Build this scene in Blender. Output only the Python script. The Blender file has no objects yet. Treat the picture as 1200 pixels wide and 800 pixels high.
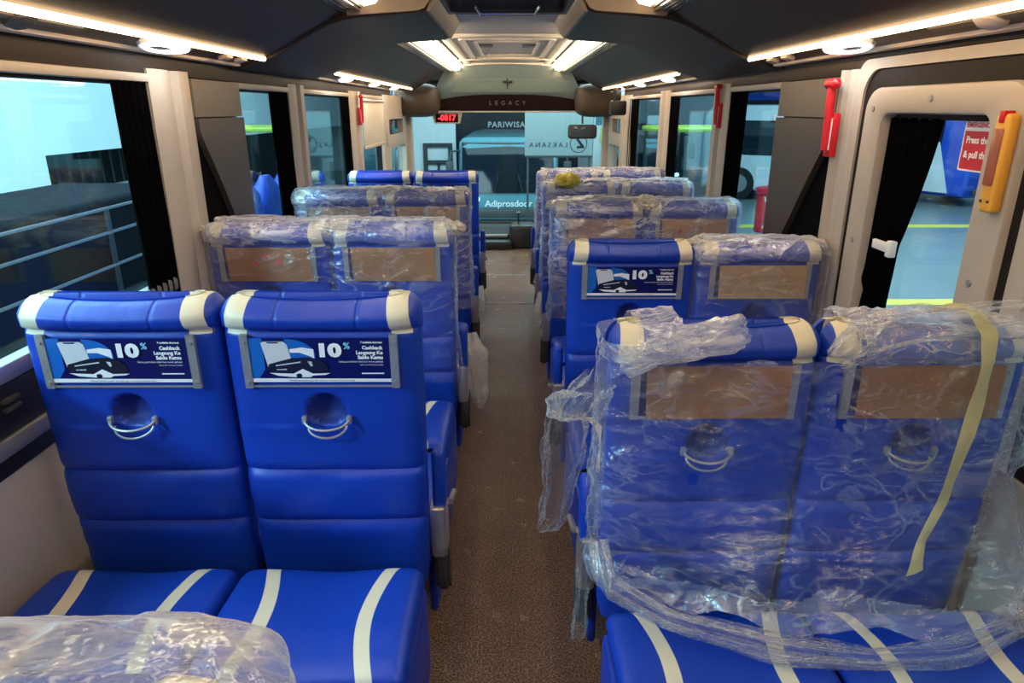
import bpy, bmesh, math, random
from mathutils import Vector, Matrix, noise
PI = math.pi
R = math.radians
C = bpy.context.scene.collection
sc = bpy.context.scene

# ------------------------------------------------------------------ camera, world, exposure
cam = bpy.data.objects.new('camera', bpy.data.cameras.new('camera'))
C.objects.link(cam)
cam.location = (0, 0, 1.5)
cam.rotation_euler = (R(90 - 18.84), 0, R(-0.36))
cam.data.lens = 24; cam.data.sensor_width = 36; cam.data.clip_start = 0.02; cam.data.clip_end = 200
sc.camera = cam
sc.view_settings.view_transform = 'Standard'
sc.view_settings.look = 'None'
sc.view_settings.exposure = 0.0
sc.view_settings.gamma = 1.0
sc.view_settings.use_curve_mapping = False
W = bpy.data.worlds.new('world'); sc.world = W; W.use_nodes = True
W.node_tree.nodes['Background'].inputs[0].default_value = (0.45, 0.62, 0.70, 1)
W.node_tree.nodes['Background'].inputs[1].default_value = 0.72
sc.cycles.transparent_max_bounces = 24
sc.cycles.max_bounces = 7

def area(name, loc, size, power, col, rot=(0, 0, 0)):
    l = bpy.data.lights.new(name, 'AREA'); l.shape = 'RECTANGLE'
    l.size, l.size_y = size; l.energy = power; l.color = col
    o = bpy.data.objects.new(name, l); o.location = loc; o.rotation_euler = rot
    C.objects.link(o); return o
# hall lamps outside the coach
area('hall_lamp_left', (-4.2, 3.5, 4.6), (3, 9), 1300, (0.80, 0.95, 1.0))
area('hall_lamp_right', (6.5, 9, 6.5), (5, 12), 1300, (0.80, 0.95, 1.0))
area('hall_lamp_front', (0, 12.0, 6.0), (8, 4), 900, (0.75, 0.95, 1.0))
l_ = area('hall_flood_left', (-3.7, -0.9, 2.6), (0.5, 0.5), 170, (0.75, 0.93, 1.0))
l_.rotation_euler = (Vector((-0.7, 1.3, 0.8)) - l_.location).to_track_quat('-Z', 'Y').to_euler()
# warm strips of the saloon ceiling
WARM = (1.0, 0.80, 0.56)
for s in (-1, 1):
    area('ceiling_strip_lamp', (s * 0.52, 0.9, 1.875), (0.07, 3.6), 4.5, WARM)
    area('ceiling_strip_lamp', (s * 0.535, 6.1, 1.87), (0.07, 3.8), 8, WARM)
    area('rack_strip_lamp', (s * 0.985, 1.0, 1.680), (0.02, 3.8), 3.6, (1.0, 0.58, 0.26))
    area('rack_strip_lamp', (s * 0.985, 5.9, 1.680), (0.02, 3.3), 3.6, (1.0, 0.58, 0.26))
    area('cove_lamp', (s * 0.485, 6.0, 1.915), (0.02, 3.9), 11, (1.0, 0.82, 0.58), (0, s * PI / 2, 0))
    area('cove_lamp', (s * 0.485, 0.9, 1.915), (0.02, 3.9), 5.0, (1.0, 0.82, 0.58), (0, s * PI / 2, 0))
    for yy in (2.35, 4.6, 5.6, 6.6):
        area('reading_lamp', (s * 1.04, yy, 1.66), (0.05, 0.2), 0.5, (0.85, 0.95, 1.0))

# ------------------------------------------------------------------ materials
def new_mat(name):
    m = bpy.data.materials.new(name); m.use_nodes = True
    nt = m.node_tree
    return m, nt, nt.nodes['Principled BSDF'], nt.nodes.new, nt.links.new
def pm(name, col, rough=0.5, metal=0.0, nscale=0, namt=0.0, bump=0.0, emit=None, es=0.0, coat=0.0, spec=0.5):
    m, nt, b, N, L = new_mat(name)
    b.inputs['Base Color'].default_value = (*col, 1)
    b.inputs['Roughness'].default_value = rough
    b.inputs['Metallic'].default_value = metal
    b.inputs['Coat Weight'].default_value = coat
    b.inputs['Specular IOR Level'].default_value = spec
    if emit:
        b.inputs['Emission Color'].default_value = (*emit, 1); b.inputs['Emission Strength'].default_value = es
    if nscale:
        tc = N('ShaderNodeTexCoord'); nz = N('ShaderNodeTexNoise')
        nz.inputs['Scale'].default_value = nscale; nz.inputs['Detail'].default_value = 6
        L(tc.outputs['Object'], nz.inputs['Vector'])
        if namt:
            mx = N('ShaderNodeMix'); mx.data_type = 'RGBA'
            mx.inputs['A'].default_value = (*[c * (1 - namt) for c in col], 1)
            mx.inputs['B'].default_value = (*[min(1, c * (1 + namt)) for c in col], 1)
            L(nz.outputs['Fac'], mx.inputs['Factor']); L(mx.outputs['Result'], b.inputs['Base Color'])
        if bump:
            bp = N('ShaderNodeBump'); bp.inputs['Strength'].default_value = bump; bp.inputs['Distance'].default_value = 0.01
            L(nz.outputs['Fac'], bp.inputs['Height']); L(bp.outputs['Normal'], b.inputs['Normal'])
    return m
def math_node(N, L, op, a, b=None, c=None):
    n = N('ShaderNodeMath'); n.operation = op
    for i, v in enumerate((a, b, c)):
        if v is None: continue
        if isinstance(v, (int, float)): n.inputs[i].default_value = v
        else: L(v, n.inputs[i])
    return n.outputs[0]
BLUE = (0.003, 0.044, 0.42)
CREAM = (0.70, 0.65, 0.50)
def leather(name, mode):
    m, nt, b, N, L = new_mat(name)
    M = lambda *a: math_node(N, L, *a)
    tc = N('ShaderNodeTexCoord'); sp = N('ShaderNodeSeparateXYZ'); L(tc.outputs['Object'], sp.inputs[0])
    x, y, z = sp.outputs
    ax = M('ABSOLUTE', x)
    if mode == 'back':
        off = M('MULTIPLY', M('SUBTRACT', z, 1.03), 0.12)
        c = M('SUBTRACT', 0.186, off)
        mask = M('MULTIPLY', M('LESS_THAN', M('ABSOLUTE', M('SUBTRACT', ax, c)), 0.0235), M('GREATER_THAN', z, 1.028))
    else:   # cushion: bowed stripes, cushion runs y .60 - .965
        t = M('DIVIDE', M('SUBTRACT', y, 0.58), 0.37)
        c = M('SUBTRACT', 0.146, M('MULTIPLY', M('SINE', M('MULTIPLY', t, PI)), 0.034))
        mask = M('LESS_THAN', M('ABSOLUTE', M('SUBTRACT', ax, c)), 0.0165)
    mx = N('ShaderNodeMix'); mx.data_type = 'RGBA'
    mx.inputs['A'].default_value = (*BLUE, 1); mx.inputs['B'].default_value = (*CREAM, 1)
    L(mask, mx.inputs['Factor']); L(mx.outputs['Result'], b.inputs['Base Color'])
    b.inputs['Roughness'].default_value = 0.42
    nz = N('ShaderNodeTexNoise'); nz.inputs['Scale'].default_value = 220; L(tc.outputs['Object'], nz.inputs['Vector'])
    nz2 = N('ShaderNodeTexNoise'); nz2.inputs['Scale'].default_value = 7; nz2.inputs['Detail'].default_value = 3; L(tc.outputs['Object'], nz2.inputs['Vector'])
    h = M('ADD', M('MULTIPLY', nz.outputs['Fac'], 0.05), nz2.outputs['Fac'])
    if mode == 'back':
        d = M('DIVIDE', M('SUBTRACT', ax, 0.09), 0.004)
        seam = M('EXPONENT', M('MULTIPLY', M('MULTIPLY', d, d), -1))
        h = M('SUBTRACT', h, M('MULTIPLY', M('MULTIPLY', seam, M('GREATER_THAN', z, 1.04)), 0.4))
    bp = N('ShaderNodeBump'); bp.inputs['Strength'].default_value = 0.5; bp.inputs['Distance'].default_value = 0.012
    L(h, bp.inputs['Height']); L(bp.outputs['Normal'], b.inputs['Normal'])
    return m
def film(name, base, streak, tint=(0.92, 0.94, 0.97), gloss=0.45):
    m, nt, b, N, L = new_mat(name)
    nt.nodes.remove(b)
    M = lambda *a: math_node(N, L, *a)
    out = nt.nodes['Material Output']
    tc = N('ShaderNodeTexCoord')
    mp = N('ShaderNodeMapping'); L(tc.outputs['Object'], mp.inputs[0]); mp.inputs['Scale'].default_value = (1.0, 1.0, 0.7)
    def ridged(scale, det, dist, rot=0):
        n = N('ShaderNodeTexNoise'); n.inputs['Scale'].default_value = scale; n.inputs['Detail'].default_value = det
        n.inputs['Distortion'].default_value = dist
        m2 = N('ShaderNodeMapping'); m2.inputs['Rotation'].default_value = (0, rot, rot * 0.3); m2.inputs['Scale'].default_value = (0.45, 1, 1.5)
        L(mp.outputs[0], m2.inputs[0]); L(m2.outputs[0], n.inputs['Vector'])
        return M('SUBTRACT', 1.0, M('MULTIPLY', M('ABSOLUTE', M('SUBTRACT', n.outputs['Fac'], 0.5)), 6.0))
    r1 = ridged(6, 5, 1.2, 0.5); r2 = ridged(14, 4, 0.9, -0.6); r3 = ridged(30, 3, 0.5, 1.2)
    hgt = M('ADD', M('ADD', r1, M('MULTIPLY', r2, 0.5)), M('MULTIPLY', r3, 0.22))
    bp = N('ShaderNodeBump'); bp.inputs['Strength'].default_value = 0.8; bp.inputs['Distance'].default_value = 0.006
    L(hgt, bp.inputs['Height'])
    big = N('ShaderNodeTexNoise'); big.inputs['Scale'].default_value = 4.5; big.inputs['Detail'].default_value = 4; L(mp.outputs[0], big.inputs['Vector'])
    pat = N('ShaderNodeMapRange'); L(big.outputs['Fac'], pat.inputs[0]); pat.inputs[1].default_value = 0.42; pat.inputs[2].default_value = 0.68
    s1 = N('ShaderNodeMapRange'); L(M('MAXIMUM', r1, M('MULTIPLY', r2, 0.97)), s1.inputs[0]); s1.inputs[1].default_value = 0.80; s1.inputs[2].default_value = 1.0
    cover = M('ADD', base, M('MULTIPLY', streak, M('MULTIPLY', M('ADD', s1.outputs[0], 0.25), M('ADD', pat.outputs[0], 0.15))))
    lw = schlick(N, L, bp.outputs['Normal'])
    fac = M('MINIMUM', M('ADD', cover, M('MULTIPLY', lw, 0.7)), 0.92)
    tr = N('ShaderNodeBsdfTransparent'); tr.inputs[0].default_value = (0.985, 0.985, 0.99, 1)
    gl = N('ShaderNodeBsdfGlossy'); gl.inputs['Roughness'].default_value = 0.2; gl.inputs[0].default_value = (1, 1, 1, 1); L(bp.outputs['Normal'], gl.inputs['Normal'])
    df = N('ShaderNodeBsdfDiffuse'); df.inputs[0].default_value = (*tint, 1); L(bp.outputs['Normal'], df.inputs['Normal'])
    tl = N('ShaderNodeBsdfTranslucent'); tl.inputs[0].default_value = (*tint, 1)
    m1 = N('ShaderNodeMixShader'); m1.inputs[0].default_value = 0.4; L(df.outputs[0], m1.inputs[1]); L(tl.outputs[0], m1.inputs[2])
    m2 = N('ShaderNodeMixShader'); m2.inputs[0].default_value = gloss; L(m1.outputs[0], m2.inputs[1]); L(gl.outputs[0], m2.inputs[2])
    m3 = N('ShaderNodeMixShader'); L(fac, m3.inputs[0]); L(tr.outputs[0], m3.inputs[1]); L(m2.outputs[0], m3.inputs[2])
    L(m3.outputs[0], out.inputs['Surface'])
    return m
def schlick(N, L, nrm=None, f0=0.04):
    g = N('ShaderNodeNewGeometry'); d = N('ShaderNodeVectorMath'); d.operation = 'DOT_PRODUCT'
    L(g.outputs['Incoming'], d.inputs[0]); L(nrm if nrm is not None else g.outputs['Normal'], d.inputs[1])
    c = math_node(N, L, 'MINIMUM', math_node(N, L, 'ABSOLUTE', d.outputs['Value']), 1.0)
    return math_node(N, L, 'ADD', math_node(N, L, 'MULTIPLY', math_node(N, L, 'POWER', math_node(N, L, 'SUBTRACT', 1.0, c), 5.0), 1 - f0), f0)
def glass(name, tint, refl=0.08):
    m, nt, b, N, L = new_mat(name)
    nt.nodes.remove(b); out = nt.nodes['Material Output']
    tr = N('ShaderNodeBsdfTransparent'); tr.inputs[0].default_value = (*[c ** 0.5 for c in tint], 1)
    gl = N('ShaderNodeBsdfGlossy'); gl.inputs['Roughness'].default_value = 0.02; gl.inputs[0].default_value = (0.9, 1, 1, 1)
    f = schlick(N, L, None, refl / 2)
    mx = N('ShaderNodeMixShader'); L(f, mx.inputs[0]); L(tr.outputs[0], mx.inputs[1]); L(gl.outputs[0], mx.inputs[2])
    L(mx.outputs[0], out.inputs['Surface']); return m
def floor_mat():
    m, nt, b, N, L = new_mat('saloon_vinyl')
    tc = N('ShaderNodeTexCoord')
    n1 = N('ShaderNodeTexNoise'); n1.inputs['Scale'].default_value = 160; n1.inputs['Detail'].default_value = 2; L(tc.outputs['Object'], n1.inputs['Vector'])
    n2 = N('ShaderNodeTexNoise'); n2.inputs['Scale'].default_value = 9; n2.inputs['Detail'].default_value = 6; L(tc.outputs['Object'], n2.inputs['Vector'])
    r = N('ShaderNodeValToRGB'); L(n1.outputs['Fac'], r.inputs[0])
    r.color_ramp.elements[0].position = 0.42; r.color_ramp.elements[0].color = (0.13, 0.075, 0.05, 1)
    r.color_ramp.elements[1].position = 0.66; r.color_ramp.elements[1].color = (0.36, 0.24, 0.18, 1)
    mx = N('ShaderNodeMix'); mx.data_type = 'RGBA'; mx.blend_type = 'MULTIPLY'; mx.inputs['Factor'].default_value = 0.35
    L(r.outputs[0], mx.inputs['A'])
    r2 = N('ShaderNodeMapRange'); L(n2.outputs['Fac'], r2.inputs[0]); r2.inputs[1].default_value = 0.3; r2.inputs[2].default_value = 0.7; r2.inputs[3].default_value = 0.5
    L(r2.outputs[0], mx.inputs['B'])
    L(mx.outputs['Result'], b.inputs['Base Color'])
    rr = N('ShaderNodeMapRange'); L(n2.outputs['Fac'], rr.inputs[0]); rr.inputs[3].default_value = 0.14; rr.inputs[4].default_value = 0.34
    L(rr.outputs[0], b.inputs['Roughness'])
    bp = N('ShaderNodeBump'); bp.inputs['Strength'].default_value = 0.15; bp.inputs['Distance'].default_value = 0.004
    L(n1.outputs['Fac'], bp.inputs['Height']); L(bp.outputs['Normal'], b.inputs['Normal'])
    return m
def card_mat():
    m, nt, b, N, L = new_mat('kraft_card')
    tc = N('ShaderNodeTexCoord'); w = N('ShaderNodeTexWave'); w.bands_direction = 'X'
    w.inputs['Scale'].default_value = 60; w.inputs['Distortion'].default_value = 0.4
    n = N('ShaderNodeTexNoise'); n.inputs['Scale'].default_value = 9; L(tc.outputs['Object'], w.inputs['Vector']); L(tc.outputs['Object'], n.inputs['Vector'])
    mx = N('ShaderNodeMix'); mx.data_type = 'RGBA'; mx.inputs['A'].default_value = (0.56, 0.26, 0.11, 1); mx.inputs['B'].default_value = (0.72, 0.38, 0.18, 1)
    L(n.outputs['Fac'], mx.inputs['Factor']); L(mx.outputs['Result'], b.inputs['Base Color']); b.inputs['Roughness'].default_value = 0.85
    bp = N('ShaderNodeBump'); bp.inputs['Strength'].default_value = 0.08; L(w.outputs['Fac'], bp.inputs['Height']); L(bp.outputs['Normal'], b.inputs['Normal'])
    return m
M_ = {
 'back': leather('blue_leather_back', 'back'), 'seat': leather('blue_leather_cushion', 'seat'),
 'blue': pm('blue_leather', BLUE, 0.45, nscale=120, bump=0.05),
 'film': film('clear_film', 0.02, 0.34, gloss=0.38), 'milky': film('milky_film', 0.22, 0.55, (0.80, 0.84, 0.95), 0.25),
 'clump': film('bunched_film', 0.5, 0.45, (0.80, 0.73, 0.62), 0.15), 'cloudy': film('cloudy_film', 0.22, 0.5, (0.78, 0.76, 0.76), 0.22),
 'pad': pm('navy_mesh_pad', (0.004, 0.022, 0.20), 0.7, nscale=150, namt=0.2),
 'alu': pm('brushed_aluminium', (0.42, 0.42, 0.42), 0.4, 0.6, 40, 0.1),
 'steel': pm('bright_steel', (0.7, 0.66, 0.6), 0.28, 0.85, 30, 0.1),
 'blackplastic': pm('black_plastic', (0.012, 0.012, 0.013), 0.45, nscale=60, bump=0.05),
 'darkgrey': pm('dark_grey_plastic', (0.05, 0.05, 0.05), 0.5, nscale=60, bump=0.05),
 'rack': pm('dark_rack_vinyl', (0.036, 0.025, 0.021), 0.5, nscale=180, bump=0.05, spec=0.25),
 'rackbrown': pm('brown_rack_vinyl', (0.06, 0.042, 0.028), 0.5, nscale=90, namt=0.1),
 'beam': pm('brown_bulkhead', (0.30, 0.20, 0.13), 0.5, nscale=30, namt=0.08),
 'creamwall': pm('cream_moulding', (0.47, 0.42, 0.36), 0.5, nscale=20, namt=0.05),
 'wall': pm('beige_side_lining', (0.42, 0.385, 0.34), 0.75, nscale=35, namt=0.07),
 'panel': pm('taupe_pillar_cover', (0.14, 0.12, 0.10), 0.5, nscale=25, namt=0.08),
 'hood': pm('grey_header_moulding', (0.30, 0.30, 0.26), 0.5, nscale=20, namt=0.05),
 'panel2': pm('taupe_pillar_inset', (0.062, 0.052, 0.043), 0.4, nscale=25, namt=0.08),
 'ceiling': pm('beige_headliner', (0.56, 0.49, 0.43), 0.6, nscale=20, namt=0.04),
 'ceiling2': pm('cream_ceiling_moulding', (0.78, 0.69, 0.56), 0.5, nscale=20, namt=0.04),
 'chrome': pm('chrome', (0.6, 0.62, 0.64), 0.18, 1.0, 12, 0.1),
 'led': pm('warm_led', (1, 0.9, 0.7), 0.4, emit=(1.0, 0.66, 0.34), es=8.0),
 'tube': pm('warm_tube', (1, 0.95, 0.8), 0.4, emit=(1.0, 0.86, 0.58), es=4.2),
 'spot': pm('white_lens', (1, 1, 1), 0.3, emit=(0.86, 0.97, 1.0), es=4.0),
 'curtain': pm('black_curtain_cloth', (0.005, 0.005, 0.006), 0.95, nscale=80, namt=0.3, spec=0.03),
 'rubber': pm('black_rubber', (0.014, 0.010, 0.009), 0.6, nscale=60, bump=0.05, spec=0.2),
 'red': pm('red_plastic', (0.62, 0.01, 0.02), 0.35, nscale=40, bump=0.03),
 'amber': pm('amber_plastic', (0.85, 0.42, 0.05), 0.4, nscale=40, bump=0.03),
 'amberdark': pm('amber_window', (0.36, 0.11, 0.06), 0.25, nscale=10, namt=0.25),
 'white': pm('white_print', (0.85, 0.87, 0.9), 0.4, nscale=20, namt=0.03),
 'card': card_mat(), 'floor': floor_mat(),
 'tape': pm('cream_tape', (0.78, 0.74, 0.42), 0.6, nscale=30, namt=0.08),
 'yellow': pm('yellow_ribbon', (0.85, 0.70, 0.12), 0.5, nscale=30, namt=0.1),
 'navy': pm('poster_navy', (0.004, 0.007, 0.10), 0.3, nscale=6, namt=0.5),
 'pblue': pm('poster_blue', (0.01, 0.13, 0.52), 0.3, nscale=6, namt=0.1),
 'pcyan': pm('poster_cyan', (0.2, 0.55, 0.8), 0.3, nscale=6, namt=0.1),
 'pgrey': pm('poster_grey', (0.62, 0.65, 0.7), 0.3, nscale=6, namt=0.05),
 'pdark': pm('poster_dark', (0.012, 0.014, 0.035), 0.3, nscale=20, namt=0.3),
 'glass': glass('tinted_glass', (0.42, 0.70, 0.80)), 'screen': glass('windscreen_glass', (0.55, 0.76, 0.80), 0.05),
 'doorglass': glass('door_glass', (0.62, 0.84, 0.92), 0.05),
 'hallfloor': pm('hall_epoxy_floor', (0.20, 0.26, 0.27), 0.3, nscale=0.8, namt=0.15),
 'hallwall': pm('hall_white_wall', (0.74, 0.82, 0.84), 0.7, nscale=1.5, namt=0.04),
 'halldark': pm('hall_dark_steel', (0.02, 0.03, 0.04), 0.5, nscale=3, namt=0.3),
 'mattedark': pm('matt_black_coach', (0.008, 0.009, 0.012), 0.9, nscale=3, namt=0.3, spec=0.1),
 'line': pm('yellow_floor_paint', (0.75, 0.70, 0.10), 0.5, nscale=5, namt=0.1),
 'busblue': pm('blue_bus_paint', (0.008, 0.07, 0.55), 0.25, nscale=3, namt=0.1, coat=0.5),
 'buswhite': pm('white_bus_paint', (0.72, 0.80, 0.82), 0.25, nscale=3, namt=0.03, coat=0.5),
 'busteal': pm('teal_grey_bus_paint', (0.10, 0.26, 0.31), 0.3, nscale=3, namt=0.1, coat=0.5),
 'busglass': pm('dark_vehicle_glass', (0.01, 0.02, 0.03), 0.08, nscale=2, namt=0.4),
 'tyre': pm('tyre', (0.012, 0.012, 0.013), 0.7, nscale=30, namt=0.2),
 'board': pm('grey_backdrop_board', (0.34, 0.41, 0.40), 0.7, nscale=1.5, namt=0.06),
 'ledred': pm('red_display', (0.6, 0, 0), 0.4, emit=(1.0, 0.03, 0.05), es=2.2),
 'redsign': pm('red_sticker', (0.55, 0.02, 0.04), 0.4, nscale=10, namt=0.05),
 'greenlamp': pm('lime_rail', (0.45, 0.6, 0.08), 0.4, emit=(0.6, 0.8, 0.12), es=0.25),
 'lamp': pm('vehicle_lamp', (0.9, 1, 1), 0.2, emit=(0.7, 0.95, 1), es=3.0),
 'dkred': pm('dark_red_panel', (0.010, 0.003, 0.003), 0.6, nscale=20, namt=0.1, spec=0.1),
 'greyletter': pm('dim_letter', (0.16, 0.15, 0.16), 0.35, 0.5, 20, 0.05),
 'hatch': pm('pale_green_screen', (0.30, 0.38, 0.33), 0.35, nscale=4, namt=0.05),
 'hatchglass': pm('dark_hatch_glass', (0.05, 0.07, 0.09), 0.08, nscale=3, namt=0.4),
 'pink': pm('pink_sign', (0.6, 0.2, 0.4), 0.5, nscale=4, namt=0.1),
 'wrapblue': pm('seat_reflection_blue', (0.01, 0.06, 0.45), 0.5, nscale=20, namt=0.1),
 'blind': pm('cream_blind', (0.60, 0.56, 0.48), 0.8, nscale=40, namt=0.04),
}

# ------------------------------------------------------------------ mesh helpers
def link(name, me, parent=None):
    o = bpy.data.objects.new(name, me); C.objects.link(o)
    if parent is not None: o.parent = parent
    return o
def obj(name, bm, mats, parent=None, smooth=True, angle=40):
    me = bpy.data.meshes.new(name)
    bmesh.ops.recalc_face_normals(bm, faces=bm.faces)
    bm.to_mesh(me); bm.free()
    for m in (mats if isinstance(mats, (list, tuple)) else [mats]):
        me.materials.append(M_[m])
    if smooth:
        me.polygons.foreach_set('use_smooth', [True] * len(me.polygons))
        me.set_sharp_from_angle(angle=R(angle))
    return link(name, me, parent)
def tag(o, label=None, cat=None, group=None, kind=None):
    if label: o['label'] = label
    if cat: o['category'] = cat
    if group: o['group'] = group
    if kind: o['kind'] = kind
    return o
def struct(name, bm, mats, parent=None, **k):
    o = obj(name, bm, mats, parent, **k)
    if parent is None: o['kind'] = 'structure'
    return o
def empty(name, loc=(0, 0, 0), rz=0, label=None, cat=None, group=None, kind=None):
    o = bpy.data.objects.new(name, None); C.objects.link(o); o.location = loc; o.rotation_euler = (0, 0, rz)
    o.empty_display_size = 0.05
    return tag(o, label, cat, group, kind)
def B(): return bmesh.new()
def box(bm, x0, x1, y0, y1, z0, z1, bev=0.0, mi=0, seg=2):
    r = bmesh.ops.create_cube(bm, size=1)
    vs = r['verts']
    bmesh.ops.scale(bm, verts=vs, vec=(x1 - x0, y1 - y0, z1 - z0))
    bmesh.ops.translate(bm, verts=vs, vec=((x0 + x1) / 2, (y0 + y1) / 2, (z0 + z1) / 2))
    fs = set(f for v in vs for f in v.link_faces)
    if bev > 0:
        es = set(e for v in vs for e in v.link_edges)
        rr = bmesh.ops.bevel(bm, geom=list(es), offset=bev, segments=seg, profile=0.5, affect='EDGES')
        fs = set(f for v in vs if v.is_valid for f in v.link_faces) | set(rr['faces'])
    for f in fs:
        if f.is_valid: f.material_index = mi
    return bm
def prism(bm, pts, axis, a, b, mi=0):
    """extrude the outline pts along an axis between a and b"""
    def P(p, t):
        if axis == 'x': return (t, p[0], p[1])
        if axis == 'y': return (p[0], t, p[1])
        return (p[0], p[1], t)
    v0 = [bm.verts.new(P(p, a)) for p in pts]; v1 = [bm.verts.new(P(p, b)) for p in pts]
    n = len(pts)
    fs = [bm.faces.new(v0[::-1]), bm.faces.new(v1)]
    for i in range(n): fs.append(bm.faces.new((v0[i], v0[(i + 1) % n], v1[(i + 1) % n], v1[i])))
    for f in fs: f.material_index = mi
    return bm
def ring(bm, outer, inner, axis, a, b, mi=0):
    def P(p, t):
        if axis == 'x': return (t, p[0], p[1])
        if axis == 'y': return (p[0], t, p[1])
        return (p[0], p[1], t)
    n = len(outer)
    L4 = [[bm.verts.new(P(p, t)) for p in q] for q, t in ((outer, a), (outer, b), (inner, b), (inner, a))]
    for k in range(4):
        A_, B_ = L4[k], L4[(k + 1) % 4]
        for i in range(n):
            f = bm.faces.new((A_[i], A_[(i + 1) % n], B_[(i + 1) % n], B_[i])); f.material_index = mi
    return bm
def rings_ax(bm, loops, axis):
    n = len(loops[0][0]); V = []
    for q, t in loops: V.append([bm.verts.new((t, p[0], p[1]) if axis == 'x' else (p[0], t, p[1])) for p in q])
    for k in range(len(V)):
        A_, B_ = V[k], V[(k + 1) % len(V)]
        for i in range(n): bm.faces.new((A_[i], A_[(i + 1) % n], B_[(i + 1) % n], B_[i]))
    return bm
def rrect(u0, u1, v0, v1, r, n=6):
    pts = []
    for cx, cy, a0 in ((u1 - r, v1 - r, 0), (u0 + r, v1 - r, 90), (u0 + r, v0 + r, 180), (u1 - r, v0 + r, 270)):
        for k in range(n + 1):
            a = R(a0 + 90 * k / n); pts.append((cx + r * math.cos(a), cy + r * math.sin(a)))
    return pts
def tube(bm, pts, r, n=10, mi=0, cap=True):
    pts = [Vector(p) for p in pts]; rings = []
    for i, p in enumerate(pts):
        d = (pts[min(i + 1, len(pts) - 1)] - pts[max(i - 1, 0)]).normalized()
        u = d.orthogonal().normalized() if i == 0 else (prev - d * prev.dot(d)).normalized()
        prev = u; v = d.cross(u)
        rr = r[i] if isinstance(r, (list, tuple)) else r
        rings.append([bm.verts.new(p + (u * math.cos(2 * PI * k / n) + v * math.sin(2 * PI * k / n)) * rr) for k in range(n)])
    for a, b in zip(rings, rings[1:]):
        for k in range(n):
            f = bm.faces.new((a[k], a[(k + 1) % n], b[(k + 1) % n], b[k])); f.material_index = mi
    if cap:
        bm.faces.new(rings[0][::-1]).material_index = mi; bm.faces.new(rings[-1]).material_index = mi
    return bm
def loft(bm, rings, cap0=True, cap1=True, mi=0, closed=True):
    V = [[bm.verts.new(p) for p in r] for r in rings]; n = len(V[0])
    for a, b in zip(V, V[1:]):
        for k in range(n if closed else n - 1):
            f = bm.faces.new((a[k], a[(k + 1) % n], b[(k + 1) % n], b[k])); f.material_index = mi
    if cap0: bm.faces.new(V[0][::-1]).material_index = mi
    if cap1: bm.faces.new(V[-1]).material_index = mi
    return V
def sgnp(c, e): return math.copysign(abs(c) ** e, c)
def sect(a, b, n, m, N_):
    h = N_ // 2; out = []
    for sg in (-1, 1):
        for k in range(h):
            u = -1 + 2 * k / h; x = a * math.sin(PI / 2 * u) * -sg * -1 if sg < 0 else -a * math.sin(PI / 2 * u)
            out.append((x, sg * b * max(0, 1 - min(1, abs(x / a)) ** n) ** (1 / m)))
    return out
_tc = {}
def text_bm(bm, s, size, to3, mi=0, align='CENTER', depth=0.0006, bold=0.0, space=1.0):
    """letters laid out in (u,v) and carried to 3-D by to3(u, v, w)"""
    key = (s, size, align, bold, space)
    if key not in _tc:
        cu = bpy.data.curves.new('t', 'FONT'); cu.body = s; cu.size = size; cu.align_x = align; cu.align_y = 'CENTER'
        cu.offset = bold; cu.resolution_u = 3; cu.space_character = space
        o = bpy.data.objects.new('t', cu); C.objects.link(o)
        dg = bpy.context.evaluated_depsgraph_get(); dg.update()
        me = bpy.data.meshes.new_from_object(o.evaluated_get(dg))
        _tc[key] = ([tuple(v.co) for v in me.vertices], [tuple(p.vertices) for p in me.polygons])
        bpy.data.objects.remove(o); bpy.data.curves.remove(cu); bpy.data.meshes.remove(me)
    vs, fs = _tc[key]
    vv = [bm.verts.new(to3(v[0], v[1], 0)) for v in vs]
    for f in fs:
        try: bm.faces.new([vv[i] for i in f]).material_index = mi
        except ValueError: pass
def copy_tree(o, parent=None):
    c = o.copy(); C.objects.link(c)
    if parent is not None: c.parent = parent
    for ch in list(o.children): copy_tree(ch, c)
    return c
def mirror_x(bm):
    bmesh.ops.scale(bm, verts=bm.verts, vec=(-1, 1, 1)); bmesh.ops.reverse_faces(bm, faces=bm.faces); return bm

# ------------------------------------------------------------------ THE COACH SHELL
WX = 1.15           # inner face of the side walls
Y0, Y1 = -1.3, 8.2  # rear wall, windscreen
bm = B(); box(bm, -1.2, 1.2, Y0, 8.18, -0.05, 0.0); struct('floor', bm, 'floor')
bm = B(); box(bm, -1.3, 1.3, Y0 - 0.1, Y0, -0.05, 2.05); struct('wall_back', bm, 'wall')
# threshold strips across the aisle
bm = B()
for y in (5.35, 6.35): box(bm, -0.2, 0.2, y, y + 0.02, 0.0, 0.004, 0.001)
struct('trim_1', bm, 'alu')

def wall(side, holes_pillars):
    s = -1 if side == 'left' else 1
    bm = B()
    def bx(y0, y1, z0, z1, x0=WX, x1=WX + 0.06, bev=0.004):
        a, b = sorted((s * x0, s * x1)); box(bm, a, b, y0, y1, z0, z1, bev)
    for (y0, y1, z0, z1, x0) in holes_pillars: bx(y0, y1, z0, z1, x0)
    return struct('wall_' + side, bm, 'wall')
# left: lower lining + header
wall('left', [(Y0, 7.1, 0, 0.70, WX)])
for nm, s_, zz in (('trim_40', -1, 1.604), ('trim_41', 1, 1.648)):
    bm = B(); a, b = sorted((s_ * (WX - 0.004), s_ * (WX + 0.06))); box(bm, a, b, Y0, 7.1, zz, 1.70, 0.004)
    if s_ > 0: box(bm, a, b, 2.34, 7.1, 1.604, 1.65, 0.004)
    struct(nm, bm, 'rack')
wall('right', [(Y0, 1.44, 0, 0.70, WX), (2.34, 7.1, 0, 0.70, WX), (1.44, 2.34, 0, 0.2, WX)])
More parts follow.
